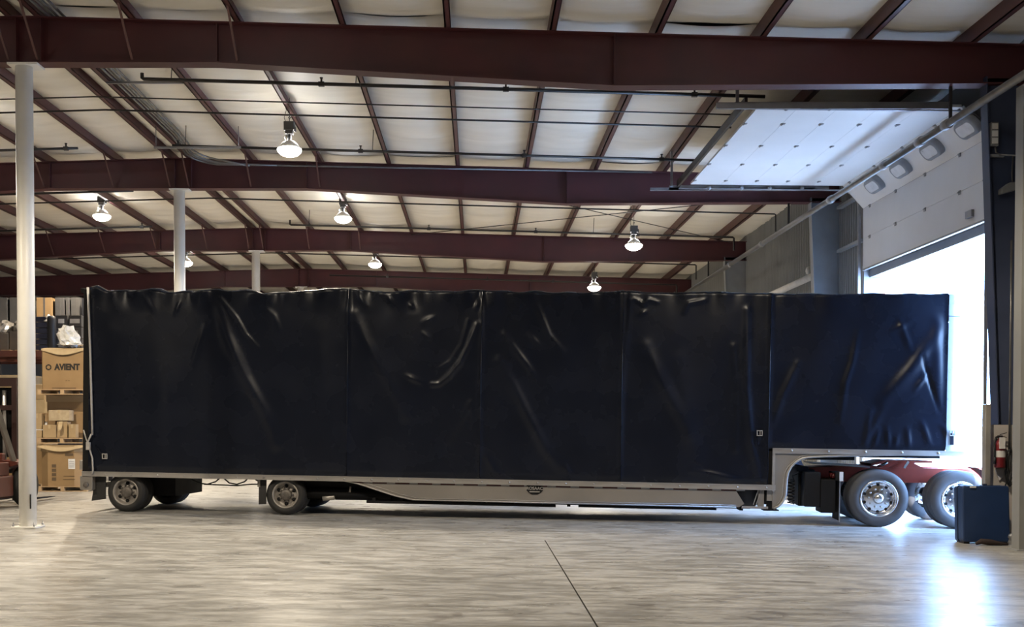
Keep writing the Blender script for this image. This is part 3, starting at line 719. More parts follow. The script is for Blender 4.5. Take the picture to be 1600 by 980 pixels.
# ================================================================== tractor (its rear end; the cab is outside, past the wall)
pw = at(1373, 779, 18.36)
TX = Vector((pw.x, 18.36, fz(pw.x)))
YAW2 = math.radians(8.5)
tt = empty('truck_tractor', TX, 'red truck tractor chassis with polished wheels under the trailer nose', 'truck', rot=(0, 0.0115, -YAW2))
RR = 0.495
for k in range(2):
    xw = 1.33 * k
    for yy, mi in ((0.145, False), (0.475, True), (2.44 - 0.475, True), (2.44 - 0.145, True)):
        wheel('wheel' if yy in (0.145, 2.44 - 0.145) else 'inner_wheel', tt, (xw, yy, RR), RR, 0.27, 0.305, M_rubber2, M_chrome, M_chrome, mirror=mi, bright=True, dual=yy < 2)
    b = MB(); b.tube([(xw, 0.3, RR), (xw, 2.1, RR)], 0.09, 10); b.lathe([(0.08, -0.22), (0.26, -0.1), (0.26, 0.1), (0.08, 0.22)], 16, Matrix.Translation((xw, 1.22, RR)) @ Matrix.Rotation(PI / 2, 4, 'Y')); b.build('axle', M_black, tt)
for yy in (0.80, 1.64):
    b = MB(); b.prism([(-1.05, 0.82), (-0.75, 0.74), (4.0, 0.74), (4.0, 1.0), (-0.75, 1.0), (-1.05, 0.97)], yy - 0.04, yy + 0.04); b.build('frame_rail', M_truckred, tt)
for xx in (-0.95, -0.1, 0.62, 1.4, 3.0):
    b = MB(); b.box(xx - 0.05, xx + 0.05, 0.84, 1.6, 0.76, 0.98); b.build('cross_member', M_truckred, tt)
# sloping approach ramps and fifth wheel
b = MB(); b.prism([(-1.0, 0.98), (-0.35, 1.03), (0.1, 1.03), (0.1, 1.0), (-0.75, 0.97)], 0.72, 1.72); b.build('approach_ramp', M_truckred, tt)
b = MB(); b.prism([(0.0, 1.07), (0.25, 1.13), (1.05, 1.13), (1.05, 1.09), (0.25, 1.08), (0.02, 1.03)], 0.75, 1.69); fw = b.build('fifth_wheel', M_truckred, tt)
for yy in (0.82, 1.58):
    b = MB(); b.prism([(0.30, 0.98), (0.95, 0.98), (0.75, 1.09), (0.50, 1.09)], yy - 0.03, yy + 0.03); b.build('pivot_bracket', M_truckred, fw)
b = MB(); b.tube([(0.12, 0.72, 1.02), (0.20, 0.62, 1.06), (0.26, 0.6, 1.10)], 0.025, 6); b.build('release_handle', M_chrome, fw)
b = MB(); b.bar((0.55, 0.66, 1.0), (0.62, 0.66, 1.12), 0.05, 0.04); b.build('lock_pin', M_chrome, fw)
for k in range(2):
    b = MB(); b.lathe([(0.12, 0), (0.14, 0.05), (0.12, 0.1), (0.14, 0.15), (0.12, 0.2), (0.08, 0.24)], 14); b.build('air_spring', M_black, tt, (0.35 + 1.33 * k, 0.62, 0.55))
    b = MB(); b.prism([(-0.2 + 1.33 * k, 0.55), (0.4 + 1.33 * k, 0.5), (0.4 + 1.33 * k, 0.58), (0.0 + 1.33 * k, 0.80), (-0.1 + 1.33 * k, 0.80)], 0.68, 0.75); b.build('spring_hanger', M_truckred, tt)
# tail: mudflaps, light bar, boxes
b = MB(); b.box(-0.66, -0.635, 0.02, 0.62, 0.10, 0.80); mf = b.build('mudflap', M_black, tt)
b = MB(); b.box(-0.655, -0.64, 0.0, 0.02, 0.08, 0.80); b.build('flap_edge', M_galv, mf)
b = MB(); b.box(-0.66, -0.635, 1.82, 2.42, 0.10, 0.80); b.build('mudflap', M_rubber, tt)
b = MB(); b.box(-0.72, -0.58, 0.0, 0.66, 0.79, 0.93); lb = b.build('tail_light_bar', M_black, tt)
b = MB(); b.box(-0.66, -0.60, -0.02, 0.04, 0.78, 0.94); b.build('light_bracket', M_plastic, lb)
for xx in (-0.86, -0.79):
    MB().lathe([(0.05, 0), (0.05, 0.03), (0.03, 0.045)], 14, Matrix.Translation((-0.72, 0.15 + (xx + 0.86) * 3, 0.86)) @ Matrix.Rotation(-PI / 2, 4, 'Y')).build('tail_lamp', mat('tail_lamp_red', (0.07, 0.006, 0.006), rough=0.25), lb)
b = MB(); b.box(-1.26, -0.98, 0.55, 1.90, 0.30, 0.95); b.box(-1.22, -0.95, 0.10, 0.55, 0.32, 0.92); b.box(-0.95, -0.70, 0.08, 0.6, 0.22, 0.80); b.build('tail_box', M_black, tt, bevel=0.015)
b = MB(); b.box(-1.30, -1.1, 0.5, 1.9, 0.92, 1.0); b.build('rear_shelf', M_black, tt)
b = MB(); b.prism([(-0.05, 1.02), (-0.98, 1.06), (-0.98, 1.045), (-0.05, 1.0)][::-1], 0.55, 1.9); b.build('deck_plate', M_alu, tt)
# fender ahead of the second axle
b = MB(); rows = []
for q in [math.radians(a) for a in range(20, 75, 8)]:
    rows.append([(1.33 + 0.62 * math.cos(q), y, RR + 0.60 * math.sin(q)) for y in (0.02, 0.62)])
b.sheet(rows); b.build('quarter_fender', M_black, tt)
# coiled air line between trailer and tractor tail
b = MB(); pts = []
xc, zc = -1.38, 0.42
for k in range(110):
    a = k * 0.42; pts.append((xc - 0.02 + 0.055 * math.cos(a), 0.45 + 0.05 * math.sin(a), zc + 0.0052 * k * 0.75 - 0.08))
b.tube(pts, 0.011, 5); pts2 = [(xc + 0.03, 0.45, zc + 0.33), (xc + 0.0, 0.45, zc + 0.42), (xc + 0.12, 0.45, zc + 0.47), (xc + 0.28, 0.5, zc + 0.46)]
b.tube(pts2, 0.011, 5); b.build('coiled_air_line', M_hose, tt)

# ================================================================== high-bay lamps
M_ballast = mat('ballast_grey', (0.055, 0.052, 0.05), rough=0.5)
M_reflect = mat('ribbed_reflector', (0.55, 0.53, 0.50), (0.48, 0.46, 0.43), rough=0.4, metal=0.2, scale=8)
M_lens = mat('lit_lens', (1, 0.97, 0.9), rough=0.4, emit=((1.0, 0.93, 0.80), 24.0))
def lamp_light(name, o, z, power, radius, kind='POINT'):
    ld = bpy.data.lights.new(name, kind)
    if kind == 'SPOT': ld.spot_size, ld.spot_blend = math.radians(158), 0.55; ld.energy = power; ld.color = LAMP_RGB; ld.shadow_soft_size = radius
    lo = bpy.data.objects.new(name, ld); COL.objects.link(lo); lo.parent = o; lo.location = (0, 0, z); return lo
def high_bay(x, y, z, label, power=1.0, up=0.9):
    """z is the rim of the reflector"""
    o = empty('high_bay_lamp', (x, y, z), label, 'lamp', group='high-bay lamps under the roof')
    MB().lathe([(0.225, 0.0), (0.222, 0.02), (0.20, 0.085), (0.155, 0.155), (0.09, 0.205), (0.05, 0.215), (0.046, 0.21), (0.085, 0.198), (0.15, 0.148), (0.194, 0.08), (0.215, 0.0)], 28, caps=False).build('reflector', M_reflect, o)
    MB().lathe([(0.0, -0.10), (0.08, -0.092), (0.16, -0.062), (0.215, -0.015), (0.236, 0.03), (0.228, 0.055)], 28).build('lens', M_lens, o)
    b = MB(); b.lathe([(0.045, 0.21), (0.045, 0.33)], 12); b.box(-0.075, 0.075, -0.07, 0.07, 0.33, 0.40); b.box(-0.10, 0.10, -0.08, 0.08, 0.40, 0.57); b.box(0.10, 0.125, -0.05, 0.05, 0.38, 0.48); b.build('ballast_housing', M_ballast, o, bevel=0.008)
    b = MB(); b.tube([(0, 0, 0.57), (0, 0, 0.63), (0.02, 0, 0.66), (0.0, 0, 0.69), (-0.02, 0, 0.66), (0, 0, 0.63)], 0.008, 6)
    top = roofz(x) - z
    b.tube([(0, 0, 0.66), (0, 0, top + 0.2)], 0.006, 5); b.build('hook', M_ballast, o)
    b = MB(); b.tube([(-0.07, 0, 0.55), (-0.10, 0, 0.66), (-0.06, 0, 0.80), (-0.10, 0, top + 0.14)], 0.007, 5); b.build('power_cord', M_ballast, o)
    b = MB(); b.tube([(-0.06, 0, 0.33), (-0.085, 0.0, 0.27), (-0.06, 0, 0.21)], 0.018, 6); b.build('socket_clip', M_reflect, o)
    lamp_light('lamp_light', o, -0.2, LAMP_W * power, 0.10, 'SPOT')
    for sx in (-1, 1): lamp_light('added_uplight', o, 0.24, UP_W / 2 * up, 0.02).location = (0.13 * sx, 0, 0.24)  # two bare points added at each lamp to light the ceiling
high_bay(-3.62, 20.9, 6.88, 'glowing high-bay lamp nearest the viewer, with grey ballast', 1.0, 8.0)
for x, y, z, lab in ((-3.66, 29.55, 7.24, 'glowing lamp between the second and third roof beams, above the trailer middle'), (4.3, 29.55, 6.50, 'low-hung lamp with dark ballast beyond the rolled-up door'),
                     (-10.26, 29.55, 7.30, 'glowing lamp between the two nearest white columns'), (-3.6, 38.2, 7.30, 'far glowing lamp above the trailer, small beside the third column'),
                     (4.16, 38.2, 6.48, 'low far lamp just above the trailer roof edge'), (-10.3, 38.2, 7.35, 'far glowing lamp peeking beside the second white column'),
                     (-10.3, 20.9, 7.10, 'high-bay lamp beyond the picture edge above the forklift'),
                     (-3.62, 12.3, 6.98, 'high-bay lamp above the open floor before the trailer'), (-10.3, 12.3, 7.0, 'high-bay lamp over the floor beside the near column'), (4.3, 12.3, 6.6, 'high-bay lamp over the floor on the door side')):
    high_bay(x, y, z, lab, *((0.7, 0.16) if y < 15 else (1.0, 5.0 if y < 25 else 0.75)))

# ================================================================== pipes and conduits under the roof
def zr(x, drop): return roofz(x) - drop
def sprinkler(y, x0, x1, drop, r, heads, label, elbow0=0, elbow1=0, hang=()):
    xs = sorted([x0, x1] + ([RIDGE] if x0 < RIDGE < x1 else []))
    pts = [(x, y, zr(x, drop)) for x in xs]
    if elbow0: pts = [(x0, y, zr(x0, drop) + elbow0)] + [(x0, y, zr(x0, drop) + 0.02 * (1 if elbow0 > 0 else -1))] + [(x0 + 0.03, y, zr(x0, drop))] + pts[1:]
    if elbow1: pts = pts[:-1] + [(x1 - 0.03, y, zr(x1, drop)), (x1, y, zr(x1, drop) + 0.02 * (1 if elbow1 > 0 else -1)), (x1, y, zr(x1, drop) + elbow1)]
    o = MB().tube(pts, r, 8).build('sprinkler_pipe', M_dark)
    tag(o, label, 'pipe', kind='thing')
    for x in heads:
        h = MB(); h.tube([(x, y, zr(x, drop)), (x, y, zr(x, drop) + 0.09)], 0.018, 6); h.lathe([(0.02, 0.09), (0.03, 0.10), (0.03, 0.11)], 8, Matrix.Translation((x, y, zr(x, drop)))); h.box(x - 0.05, x + 0.05, y - 0.03, y + 0.03, zr(x, drop) - 0.04, zr(x, drop) + 0.035); h.build('sprinkler_head', M_dark, o)
    for x in hang:
        h = MB(); h.tube([(x, y, zr(x, drop)), (x + 0.02, y, zr(x, 0) + 0.15)], 0.008, 5); h.build('hanger_rod', M_dark, o)
sprinkler(18.6, -5.75, 4.95, 0.24, 0.032, [-2.67, 0.5, 3.74], 'thick black sprinkler pipe just behind the nearest roof beam', elbow0=0.10, hang=[-5.25, -2.08, 2.72])
sprinkler(19.6, -14, 4.75, 0.27, 0.013, [], 'thin upper pipe under the roof behind the nearest beam')
sprinkler(20.2, -14, 4.75, 0.33, 0.018, [], 'thin black lower pipe under the roof before the nearest lamp')
sprinkler(22.8, -6.42, 4.7, 0.30, 0.028, [-6.3, -2.45, 1.0, 3.9], 'black sprinkler pipe before the second roof beam', hang=[-6.15, -2.2])
sprinkler(22.9, -14, -8.45, 0.30, 0.028, [-8.7], 'short black sprinkler pipe left of the nearest column')
sprinkler(28.0, -15, 7.75, 0.31, 0.020, [], 'thin black pipe behind the second roof beam', elbow1=-0.45)
sprinkler(26.1, -15, -8.3, 0.50, 0.028, [-13.0], 'black pipe tucked behind the second beam, left end')
sprinkler(31.5, -5.45, 7.5, 0.30, 0.028, [-1.4, 1.72, 4.7], 'black sprinkler pipe before the third roof beam', elbow0=0.14, elbow1=-0.38, hang=[-4.9, 3.4])
sprinkler(31.6, -15, -9.5, 0.30, 0.028, [-9.8], 'short black sprinkler pipe at the ridge before the third beam')
sprinkler(36.4, -15, 7.4, 0.36, 0.022, [], 'thin far pipe behind the third roof beam', elbow1=-0.5)
sprinkler(41.0, -5.6, 7.6, 0.42, 0.03, [-3.4, 0.4, 2.9], 'far black sprinkler pipe before the fourth roof beam', elbow1=-0.5)
# small bracket under the third bay
# conduit run along the building, then bending across below the second beam
for k, (dx, dz) in enumerate(((0.0, 0), (0.075, 0.01), (0.15, 0.0), (0.23, 0.02))):
    x = -6.57 + dx; z = 7.845 + dz
    y1 = 24.9 - 0.10 * k
    pts = [(x, 6.0, z), (x, y1 - 1.6, z), (x, y1 - 0.9, z - 0.06)]; z -= 0.12; pts += [(x, y1 - 0.5, z)] + [(x + 0.55 * (1 - math.cos(a)), y1 - 0.5 + 0.55 * math.sin(a), z - 0.02 * q) for q, a in enumerate([PI / 2 * i / 6 for i in range(1, 7)])]
    xe = (4.05, -4.6, -5.2, -5.3)[k]
    pts += [(xe, y1 + 0.05, zr(xe, 0.06) if k == 0 else z - 0.14 - 0.02 * k)]
    o = MB().tube(pts, 0.021, 8).build('electrical_conduit', M_conduit)
    tag(o, 'silver conduit under the roof ridge, %s of the bundle' % ('the long one', 'second', 'third', 'shortest')[k], 'conduit', group='conduits under the roof ridge')
for y, x1 in ((17.6, -5.32), (19.6, -5.32), (22.45, -4.9)):
    o = MB().box(-6.70, x1, y - 0.02, y + 0.02, 7.345 + (0.43 if y < 22 else 0), 7.385 + (0.43 if y < 22 else 0)).build('conduit_strut', M_galv)
    tag(o, 'short grey strut carrying the conduits, %s' % {17.6: 'nearest the viewer', 19.6: 'middle one', 22.45: 'by the second beam'}[y], 'strut')
    for x in (-6.66, x1 - 0.05):
        h = MB(); h.tube([(x, y, 7.38 + (0.43 if y < 22 else 0)), (x, y, roofz(x) + 0.05)], 0.008, 5); h.build('hanger_rod', M_galv, o)
# strut hanging beside the door track
# steel main pipe along the right wall, in front of the door windows
pa, pb = at(1600, 122, 14.35), at(1081, 450, 36.6)
mx, mz = (pa.x + pb.x) / 2, (pa.z + pb.z) / 2
main = tag(MB().tube([(mx, 9.0, mz), (mx, 44, mz)], 0.058, 12).build('main_pipe', M_conduit), 'long grey steel main pipe running along the right wall past the door', 'pipe')
for y in (16.75, 17.75, 19.3, 22.2, 27.5, 31.0):
    c = MB(); c.lathe([(0.058, -0.09), (0.078, -0.085), (0.078, 0.085), (0.058, 0.09)], 12, Matrix.Translation((mx, y, mz)) @ Matrix.Rotation(PI / 2, 4, 'X')); c.build('coupling', M_galv, main)
for y in (16.62, 25.2, 33.9, 42.5):
    c = MB(); c.bar((mx, y, mz), (mx, y, botz(mx) - 0.018), 0.045, 0.03); c.build('hanger_strap', M_dark, main)
wp = MB(); pw0 = at(1285, 424, 25.35)
wpo = wp.tube([(8.18, 25.45, 5.24), (8.18, 42.0, 5.24)], 0.085, 12).build('insulated_wall_pipe', mat('white_pipe_lagging', (0.62, 0.60, 0.57), rough=0.7))
tag(wpo, 'white lagged pipe along the right wall beyond the door', 'pipe')
v = MB(); v.lathe([(0.0, 0.0), (0.06, 0.02), (0.09, 0.10), (0.06, 0.19), (0.0, 0.21)], 12, Matrix.Translation((8.16, 26.5, 5.30))); v.build('valve_cap', MATS['white_pipe_lagging'], wpo)
for y in (25.6, 29.5, 33.8, 38.0):
    v = MB(); v.box(8.16, WX + 0.02, y - 0.02, y + 0.02, 5.13, 5.16); v.build('pipe_bracket', M_galv, wpo)
# cross-bracing rods under the third bay
for a, b_, lab in (((0.0, 26.2, 7.45), (7.8, 33.0, 7.2), 'rising away to the wall'), ((7.8, 26.2, 7.2), (-2.0, 33.0, 7.45), 'rising away to the ridge')):
    tag(MB().tube([a, b_], 0.012, 5).build('brace_rod', M_dark), 'thin dark diagonal bracing rod under the roof, %s' % lab, 'rod')
# ================================================================== by the door: boxes, extinguisher, blue case
yw = 16.58
jb = empty('control_box', at(1552, 229, yw - 0.05), 'tall grey door control box on the dark wall column', 'box')
b = MB(); b.box(-0.06, 0.06, -0.05, 0.04, 0, 0.36); b.build('case', M_wallsheet, jb, bevel=0.008)
for k in range(3):
    b = MB(); b.box(-0.045, 0.045, -0.06, -0.05, 0.03 + 0.11 * k, 0.12 + 0.11 * k); b.build('cover', M_colwhite, jb, bevel=0.004)
b = MB(); p = [at(1555, 229, yw - 0.05), at(1556, 238, yw - 0.05), at(1562, 242, yw - 0.05), at(1588, 243, 15.3)]
b.tube([q - jb.location for q in p], 0.014, 6); b.build('conduit', M_conduit, jb)
b = MB(); q = at(1556, 244, yw - 0.03) - jb.location; b.box(q.x - 0.09, q.x + 0.11, -0.02, 0.03, q.z - 0.02, q.z + 0.02); b.build('bracket', M_colgrey, jb)
jl = at(1574, 296, yw - 0.06)
fl = empty('flood_light', jl, 'small pale flood light housing on the wall column', 'light')
b = MB(); b.prism([(-0.12, -0.08), (0.10, -0.02), (0.12, 0.10), (0.0, 0.09), (-0.12, 0.0)], -0.08, 0.05); b.build('housing', M_wallsheet, fl, bevel=0.01)
b = MB(); p = [Vector((0.08, 0, 0.08)), at(1581, 270, yw - 0.05) - jl, at(1583, 243, yw - 0.05) - jl]; b.tube(p, 0.012, 6); b.build('conduit', M_conduit, fl)
q0, q1 = at(1545, 766, 16.40), at(1587, 664, 16.40)
board = MB().box(q0.x, q1.x + 0.12, 16.38, 16.42, fz(7.9), q1.z).build('backer_board', mat('beige_board', (0.50, 0.46, 0.42), (0.44, 0.40, 0.37), rough=0.6, scale=2))
tag(board, 'beige backing board on the wall behind the fire extinguisher', 'board')
cv = at(1541, 632, 16.36)
cov = MB().box(cv.x - 0.055, cv.x + 0.03, 16.26, 16.38, fz(7.9), cv.z).build('corner_guard', mat('bare_steel_guard', (0.42, 0.39, 0.34), (0.33, 0.31, 0.28), rough=0.45, metal=0.4, scale=3), bevel=0.01)
tag(cov, 'upright metal corner guard at the edge of the open doorway', 'guard')
# extinguisher
M_red = mat('extinguisher_red', (0.20, 0.016, 0.02), (0.16, 0.013, 0.017), rough=0.35)
M_label = mat('white_label', (0.70, 0.67, 0.64), (0.62, 0.60, 0.57), rough=0.5)
e = at(1562, 731, 16.28)
ex = empty('fire_extinguisher', e, 'red fire extinguisher with a white label hung on the beige board', 'extinguisher')
MB().lathe([(0.0, 0), (0.070, 0.0), (0.078, 0.012), (0.078, 0.36), (0.065, 0.40), (0.03, 0.425), (0.028, 0.45)], 24).build('cylinder', M_red, ex)
def arc_panel(z0, z1, a0, a1, r=0.0795, n=10):
    m_ = MB(); m_.sheet([[(r * math.sin(a0 + (a1 - a0) * k / n), -r * math.cos(a0 + (a1 - a0) * k / n), z) for k in range(n + 1)] for z in (z0, z1)]); return m_
arc_panel(0.16, 0.26, -1.2, 0.9).build('label', M_label, ex)
b = MB(); b.box(-0.05, 0.03, -0.105, -0.082, 0.29, 0.46); b.build('tag', M_label, ex)
b = MB(); b.box(-0.03, 0.03, -0.025, 0.025, 0.45, 0.49); b.bar((0, 0, 0.50), (0.09, -0.02, 0.53), 0.025, 0.01); b.bar((0, 0, 0.48), (0.09, -0.02, 0.46), 0.025, 0.01); b.build('valve_handle', M_dark, ex)
b = MB(); b.tube([(-0.02, 0, 0.47), (-0.07, -0.02, 0.46), (-0.10, -0.04, 0.38), (-0.10, -0.05, 0.25), (-0.10, -0.05, 0.15)], 0.014, 8); b.tube([(-0.10, -0.05, 0.16), (-0.10, -0.05, 0.06)], [0.016, 0.022], 8); b.build('hose', M_hose, ex)
b = MB(); b.box(-0.03, 0.03, 0.07, 0.098, 0.30, 0.44); b.build('wall_hook', M_dark, ex)
sg = at(1561, 749, 16.36)
s = MB().prism([(-0.06, 0.17), (0.0, 0.0), (0.06, 0.06), (0.07, 0.17)], 16.35, 16.375).build('torn_sign', M_label, None, (sg.x, 0, sg.z - 0.02))
tag(s, 'pale torn triangular sign below the fire extinguisher', 'sign')
# cable bundle
cb = MB(); random.seed(3)
c0 = at(1580, 700, 16.28)
for k in range(7):
    ph = random.uniform(0, 6.28); pts = []
    for i in range(26):
        a = 2 * PI * i / 25; pts.append((c0.x + (0.05 + 0.02 * math.sin(3 * a + ph)) * math.sin(a) - 0.015, 16.28 + 0.02 * math.cos(a + ph), c0.z - 0.30 + (0.24 + 0.05 * random.random()) * math.cos(a) ))
    cb.tube(pts, 0.009, 5)
cb.tube([(c0.x, 16.3, c0.z), (c0.x - 0.01, 16.3, c0.z - 0.35), (c0.x - 0.09, 16.29, c0.z - 0.62)], 0.011, 5)
tag(cb.build('cable_bundle', M_hose), 'black cable looped on the wall beside the fire extinguisher', 'cable')
cn = at(1581, 520, 16.3)
tag(MB().tube([(c0.x, 16.34, c0.z - 0.05), (cn.x, 16.34, cn.z), (cn.x, 16.34, cn.z + 1.4)], 0.016, 8).build('wall_conduit', M_conduit), 'thin grey conduit dropping down the wall to the cable', 'conduit')
b = at(1580, 852, 15.7)
tag(MB().lathe([(0.0, 0), (0.04, 0), (0.045, 0.05), (0.03, 0.09), (0.05, 0.11), (0.03, 0.16), (0.0, 0.17)], 14).build('floor_plug', M_galv, None, (b.x, 15.7, fz(b.x))), 'small metal fitting on the floor by the blue case', 'fitting')
# blue case
M_blue = mat('dark_blue_case', (0.012, 0.033, 0.098), (0.010, 0.027, 0.080), rough=0.45, scale=4, bump=0.1, bscale=60)
M_blue2 = mat('navy_case_rim', (0.010, 0.022, 0.060), rough=0.5)
cxy = at(1538, 851, 15.82)
bc = empty('blue_case', (cxy.x, 15.78, fz(cxy.x)), 'large upright dark blue case standing by the doorway', 'case', rot=(math.radians(-4), 0, math.radians(-4)))
def rrect(hw, z0, z1, r, n=6):
    out = []
    for cx, cz, a0 in ((hw - r, z1 - r, 0), (-hw + r, z1 - r, PI / 2), (-hw + r, z0 + r, PI), (hw - r, z0 + r, 1.5 * PI)):
        out += [(cx + r * math.cos(a0 + PI / 2 * k / n), cz + r * math.sin(a0 + PI / 2 * k / n)) for k in range(n + 1)]
    return out
MB().prism(rrect(0.335, 0.03, 0.86, 0.05), -0.05, 0.16).build('shell', M_blue, bc, bevel=0.02)
MB().prism(rrect(0.343, 0.022, 0.868, 0.055), 0.16, 0.185).build('rim_band', M_blue2, bc, bevel=0.006)
MB().prism(rrect(0.335, 0.03, 0.86, 0.05), 0.185, 0.30).build('rear_shell', M_blue, bc, bevel=0.02)
b = MB(); b.box(-0.23, -0.15, -0.075, -0.045, 0.825, 0.85); b.build('latch_tag', M_label, bc)
b = MB(); b.box(-0.03, 0.02, -0.04, 0.0, 0.86, 0.885); b.build('top_handle', M_blue2, bc)
for x in (-0.27, 0.27):
    b = MB(); b.box(x - 0.04, x + 0.04, 0.0, 0.28, 0.0, 0.035); b.build('foot', M_dark, bc)
b = MB(); x0 = cxy.x
b.tube([(x0 - 0.22, 15.62, fz(x0) + 0.02), (x0 - 0.15, 15.60, fz(x0) + 0.06), (x0 - 0.02, 15.60, fz(x0) + 0.045), (x0 + 0.12, 15.61, fz(x0) + 0.025), (x0 + 0.24, 15.6, fz(x0) + 0.015)], [0.02, 0.04, 0.045, 0.03, 0.015], 8)
tag(b.build('dark_rag', mat('dark_brown_rag', (0.035, 0.022, 0.02), rough=0.9)), 'dark rag lying on the floor at the foot of the blue case', 'rag')

# ================================================================== left: cartons, pallets, racks, forklift
M_card = mat('brown_cardboard', (0.29, 0.185, 0.085), (0.25, 0.155, 0.07), rough=0.8, scale=3)
M_card2 = mat('pale_cardboard', (0.37, 0.26, 0.14), (0.31, 0.215, 0.11), rough=0.8, scale=3)
M_cardin = mat('cardboard_flap', (0.45, 0.34, 0.20), (0.38, 0.285, 0.16), rough=0.8)
M_wood = mat('pallet_wood', (0.46, 0.32, 0.18), (0.36, 0.24, 0.13), rough=0.85, scale=5, stretch=(0.3, 1, 4))
M_print = mat('carton_print', (0.10, 0.065, 0.035), rough=0.8)
M_black_ink = mat('black_ink', (0.02, 0.016, 0.012), rough=0.8)
M_paper = mat('white_paper', (0.78, 0.77, 0.76), rough=0.7)
M_film = mat('clear_wrap_film', (0.75, 0.75, 0.74), (0.55, 0.54, 0.52), rough=0.15, scale=5, bump=0.6, bscale=12)
M_greycard = mat('grey_carton', (0.075, 0.072, 0.072), (0.058, 0.056, 0.056), rough=0.8)
M_rack = mat('rack_orange_brown', (0.12, 0.035, 0.022), rough=0.55)
M_upright = mat('rack_upright_dark', (0.014, 0.015, 0.020), rough=0.5)
M_bluewrap = mat('dark_blue_stack', (0.045, 0.055, 0.11), (0.03, 0.036, 0.075), rough=0.35, scale=6)
M_fork = mat('forklift_red', (0.15, 0.042, 0.028), (0.115, 0.032, 0.022), rough=0.4, scale=2)
M_forkgrey = mat('forklift_guard_grey', (0.22, 0.20, 0.18), (0.17, 0.155, 0.14), rough=0.5)
def pallet(x, y, z, w_, d_, label):
    o = empty('wooden_pallet', (x, y, z), label, 'pallet', group='wooden pallets under the cartons')
    for k in range(3):
        b = MB(); xx = -w_ / 2 + 0.05 + k * (w_ - 0.10) / 2; b.box(xx - 0.045, xx + 0.045, -d_ / 2, d_ / 2, 0.02, 0.11); b.build('stringer', M_wood, o)
    for k in range(5):
        b = MB(); yy = -d_ / 2 + 0.05 + k * (d_ - 0.10) / 4; b.box(-w_ / 2, w_ / 2, yy - 0.05, yy + 0.05, 0.11, 0.13); b.build('plank', M_wood, o)
        if k % 2 == 0:
            b = MB(); b.box(-w_ / 2, w_ / 2, yy - 0.05, yy + 0.05, 0.0, 0.02); b.build('plank', M_wood, o)
    return o
YB = 26.0
def gaylord(x, y, z, w_, d_, h, ch, label, lid=True, flap=0.0):
    o = empty('bulk_carton', (x, y, z), label, 'carton')
    hw, hd = w_ / 2, d_ / 2
    oc = [(-hw + ch, -hd), (hw - ch, -hd), (hw, -hd + ch), (hw, hd - ch), (hw - ch, hd), (-hw + ch, hd), (-hw, hd - ch), (-hw, -hd + ch)]
    b = MB(); b.add([(a, c, 0) for a, c in oc] + [(a, c, h) for a, c in oc], [tuple(range(8))[::-1], tuple(range(8, 16))] + [(i, (i + 1) % 8, (i + 1) % 8 + 8, i + 8) for i in range(8)])
    b.build('body', M_card, o)
    if lid:
        s = 1.035; b = MB(); b.add([(a * s, c * s, h - 0.14) for a, c in oc] + [(a * s, c * s, h + 0.015) for a, c in oc], [tuple(range(8, 16))] + [(i, (i + 1) % 8, (i + 1) % 8 + 8, i + 8) for i in range(8)]); b.build('lid', M_card2, o)
    if flap:
        b = MB()
        rows = [[(-hw * 1.0 + 2 * hw * k / 8, -hd - 0.02 - 0.04 * math.sin(PI * k / 8), h - flap * (0.6 + 0.4 * math.cos(PI * (k - 4) / 5))) for k in range(9)], [(-hw + 2 * hw * k / 8, -hd - 0.01, h + 0.02 * math.sin(k)) for k in range(9)], [(-hw + 2 * hw * k / 8, -hd + 0.2, h + 0.03) for k in range(9)]]
        b.sheet(rows); b.build('flap', M_cardin, o)
    return o
xL, xR = at(60, 700, YB).x, at(126, 700, YB).x
cx = at(97, 700, YB).x
W_ = 1.12
pallet(cx, YB + 0.52, 0.0, 1.2, 1.05, 'wooden pallet on the floor under the lowest bulk carton')
g1 = gaylord(cx - 0.03, YB + 0.50, 0.13, W_, 1.0, 0.98, 0.24, 'octagonal brown bulk carton at the bottom of the stack, with white label', flap=0.14)
pallet(cx, YB + 0.50, 1.17, 1.2, 1.05, 'wooden pallet in the middle of the bulk carton stack')
g2 = gaylord(cx + 0.02, YB + 0.80, 1.305, 1.10, 0.75, 1.02, 0.02, 'brown bulk carton in the middle of the stack behind small boxes')
pallet(cx + 0.02, YB + 0.50, 2.347, 1.2, 1.05, 'wooden pallet near the top under the lettered carton')
g3 = gaylord(cx + 0.04, YB + 0.50, 2.479, 1.06, 0.95, 0.98, 0.03, 'brown carton lettered AVIENT, topmost of the stack', lid=False, flap=0.16)
text('AVIENT', 0.20, M_black_ink, 'lettering', g3, Matrix.Translation((0.09, -0.48, 0.53)) @ FACE, font_scale_x=0.88, bold=0.055)
b = MB()
for k in range(6):
    a = 2 * PI * k / 6; b.box(-0.028, 0.028, -0.482, -0.476, -0.016, 0.016, Matrix.Translation((-0.36, 0, 0.53)) @ Matrix.Rotation(a, 4, 'Y') @ Matrix.Translation((0, 0, 0.055)))
b.build('ring_logo', M_black_ink, g3)
b = MB(); b.box(0.05, 0.09, -0.482, -0.476, 0.20, 0.212); b.box(0.11, 0.15, -0.482, -0.476, 0.20, 0.212); b.box(-0.28, 0.3, -0.482, -0.476, 0.02, 0.035); b.build('small_print', M_print, g3)
b = MB(); b.box(0.18, 0.34, -0.507, -0.501, 0.42, 0.66); lb_ = b.build('paper_label', M_paper, g1)
b = MB()
for k in range(4): b.box(0.20, 0.32, -0.511, -0.507, 0.46 + 0.045 * k, 0.475 + 0.045 * k)
b.build('label_print', mat('grey_print', (0.35, 0.35, 0.36), rough=0.8), lb_)
b = MB()
for k in range(4): b.box(-0.22, -0.12, -0.507, -0.501, 0.14 + 0.105 * k, 0.215 + 0.105 * k)
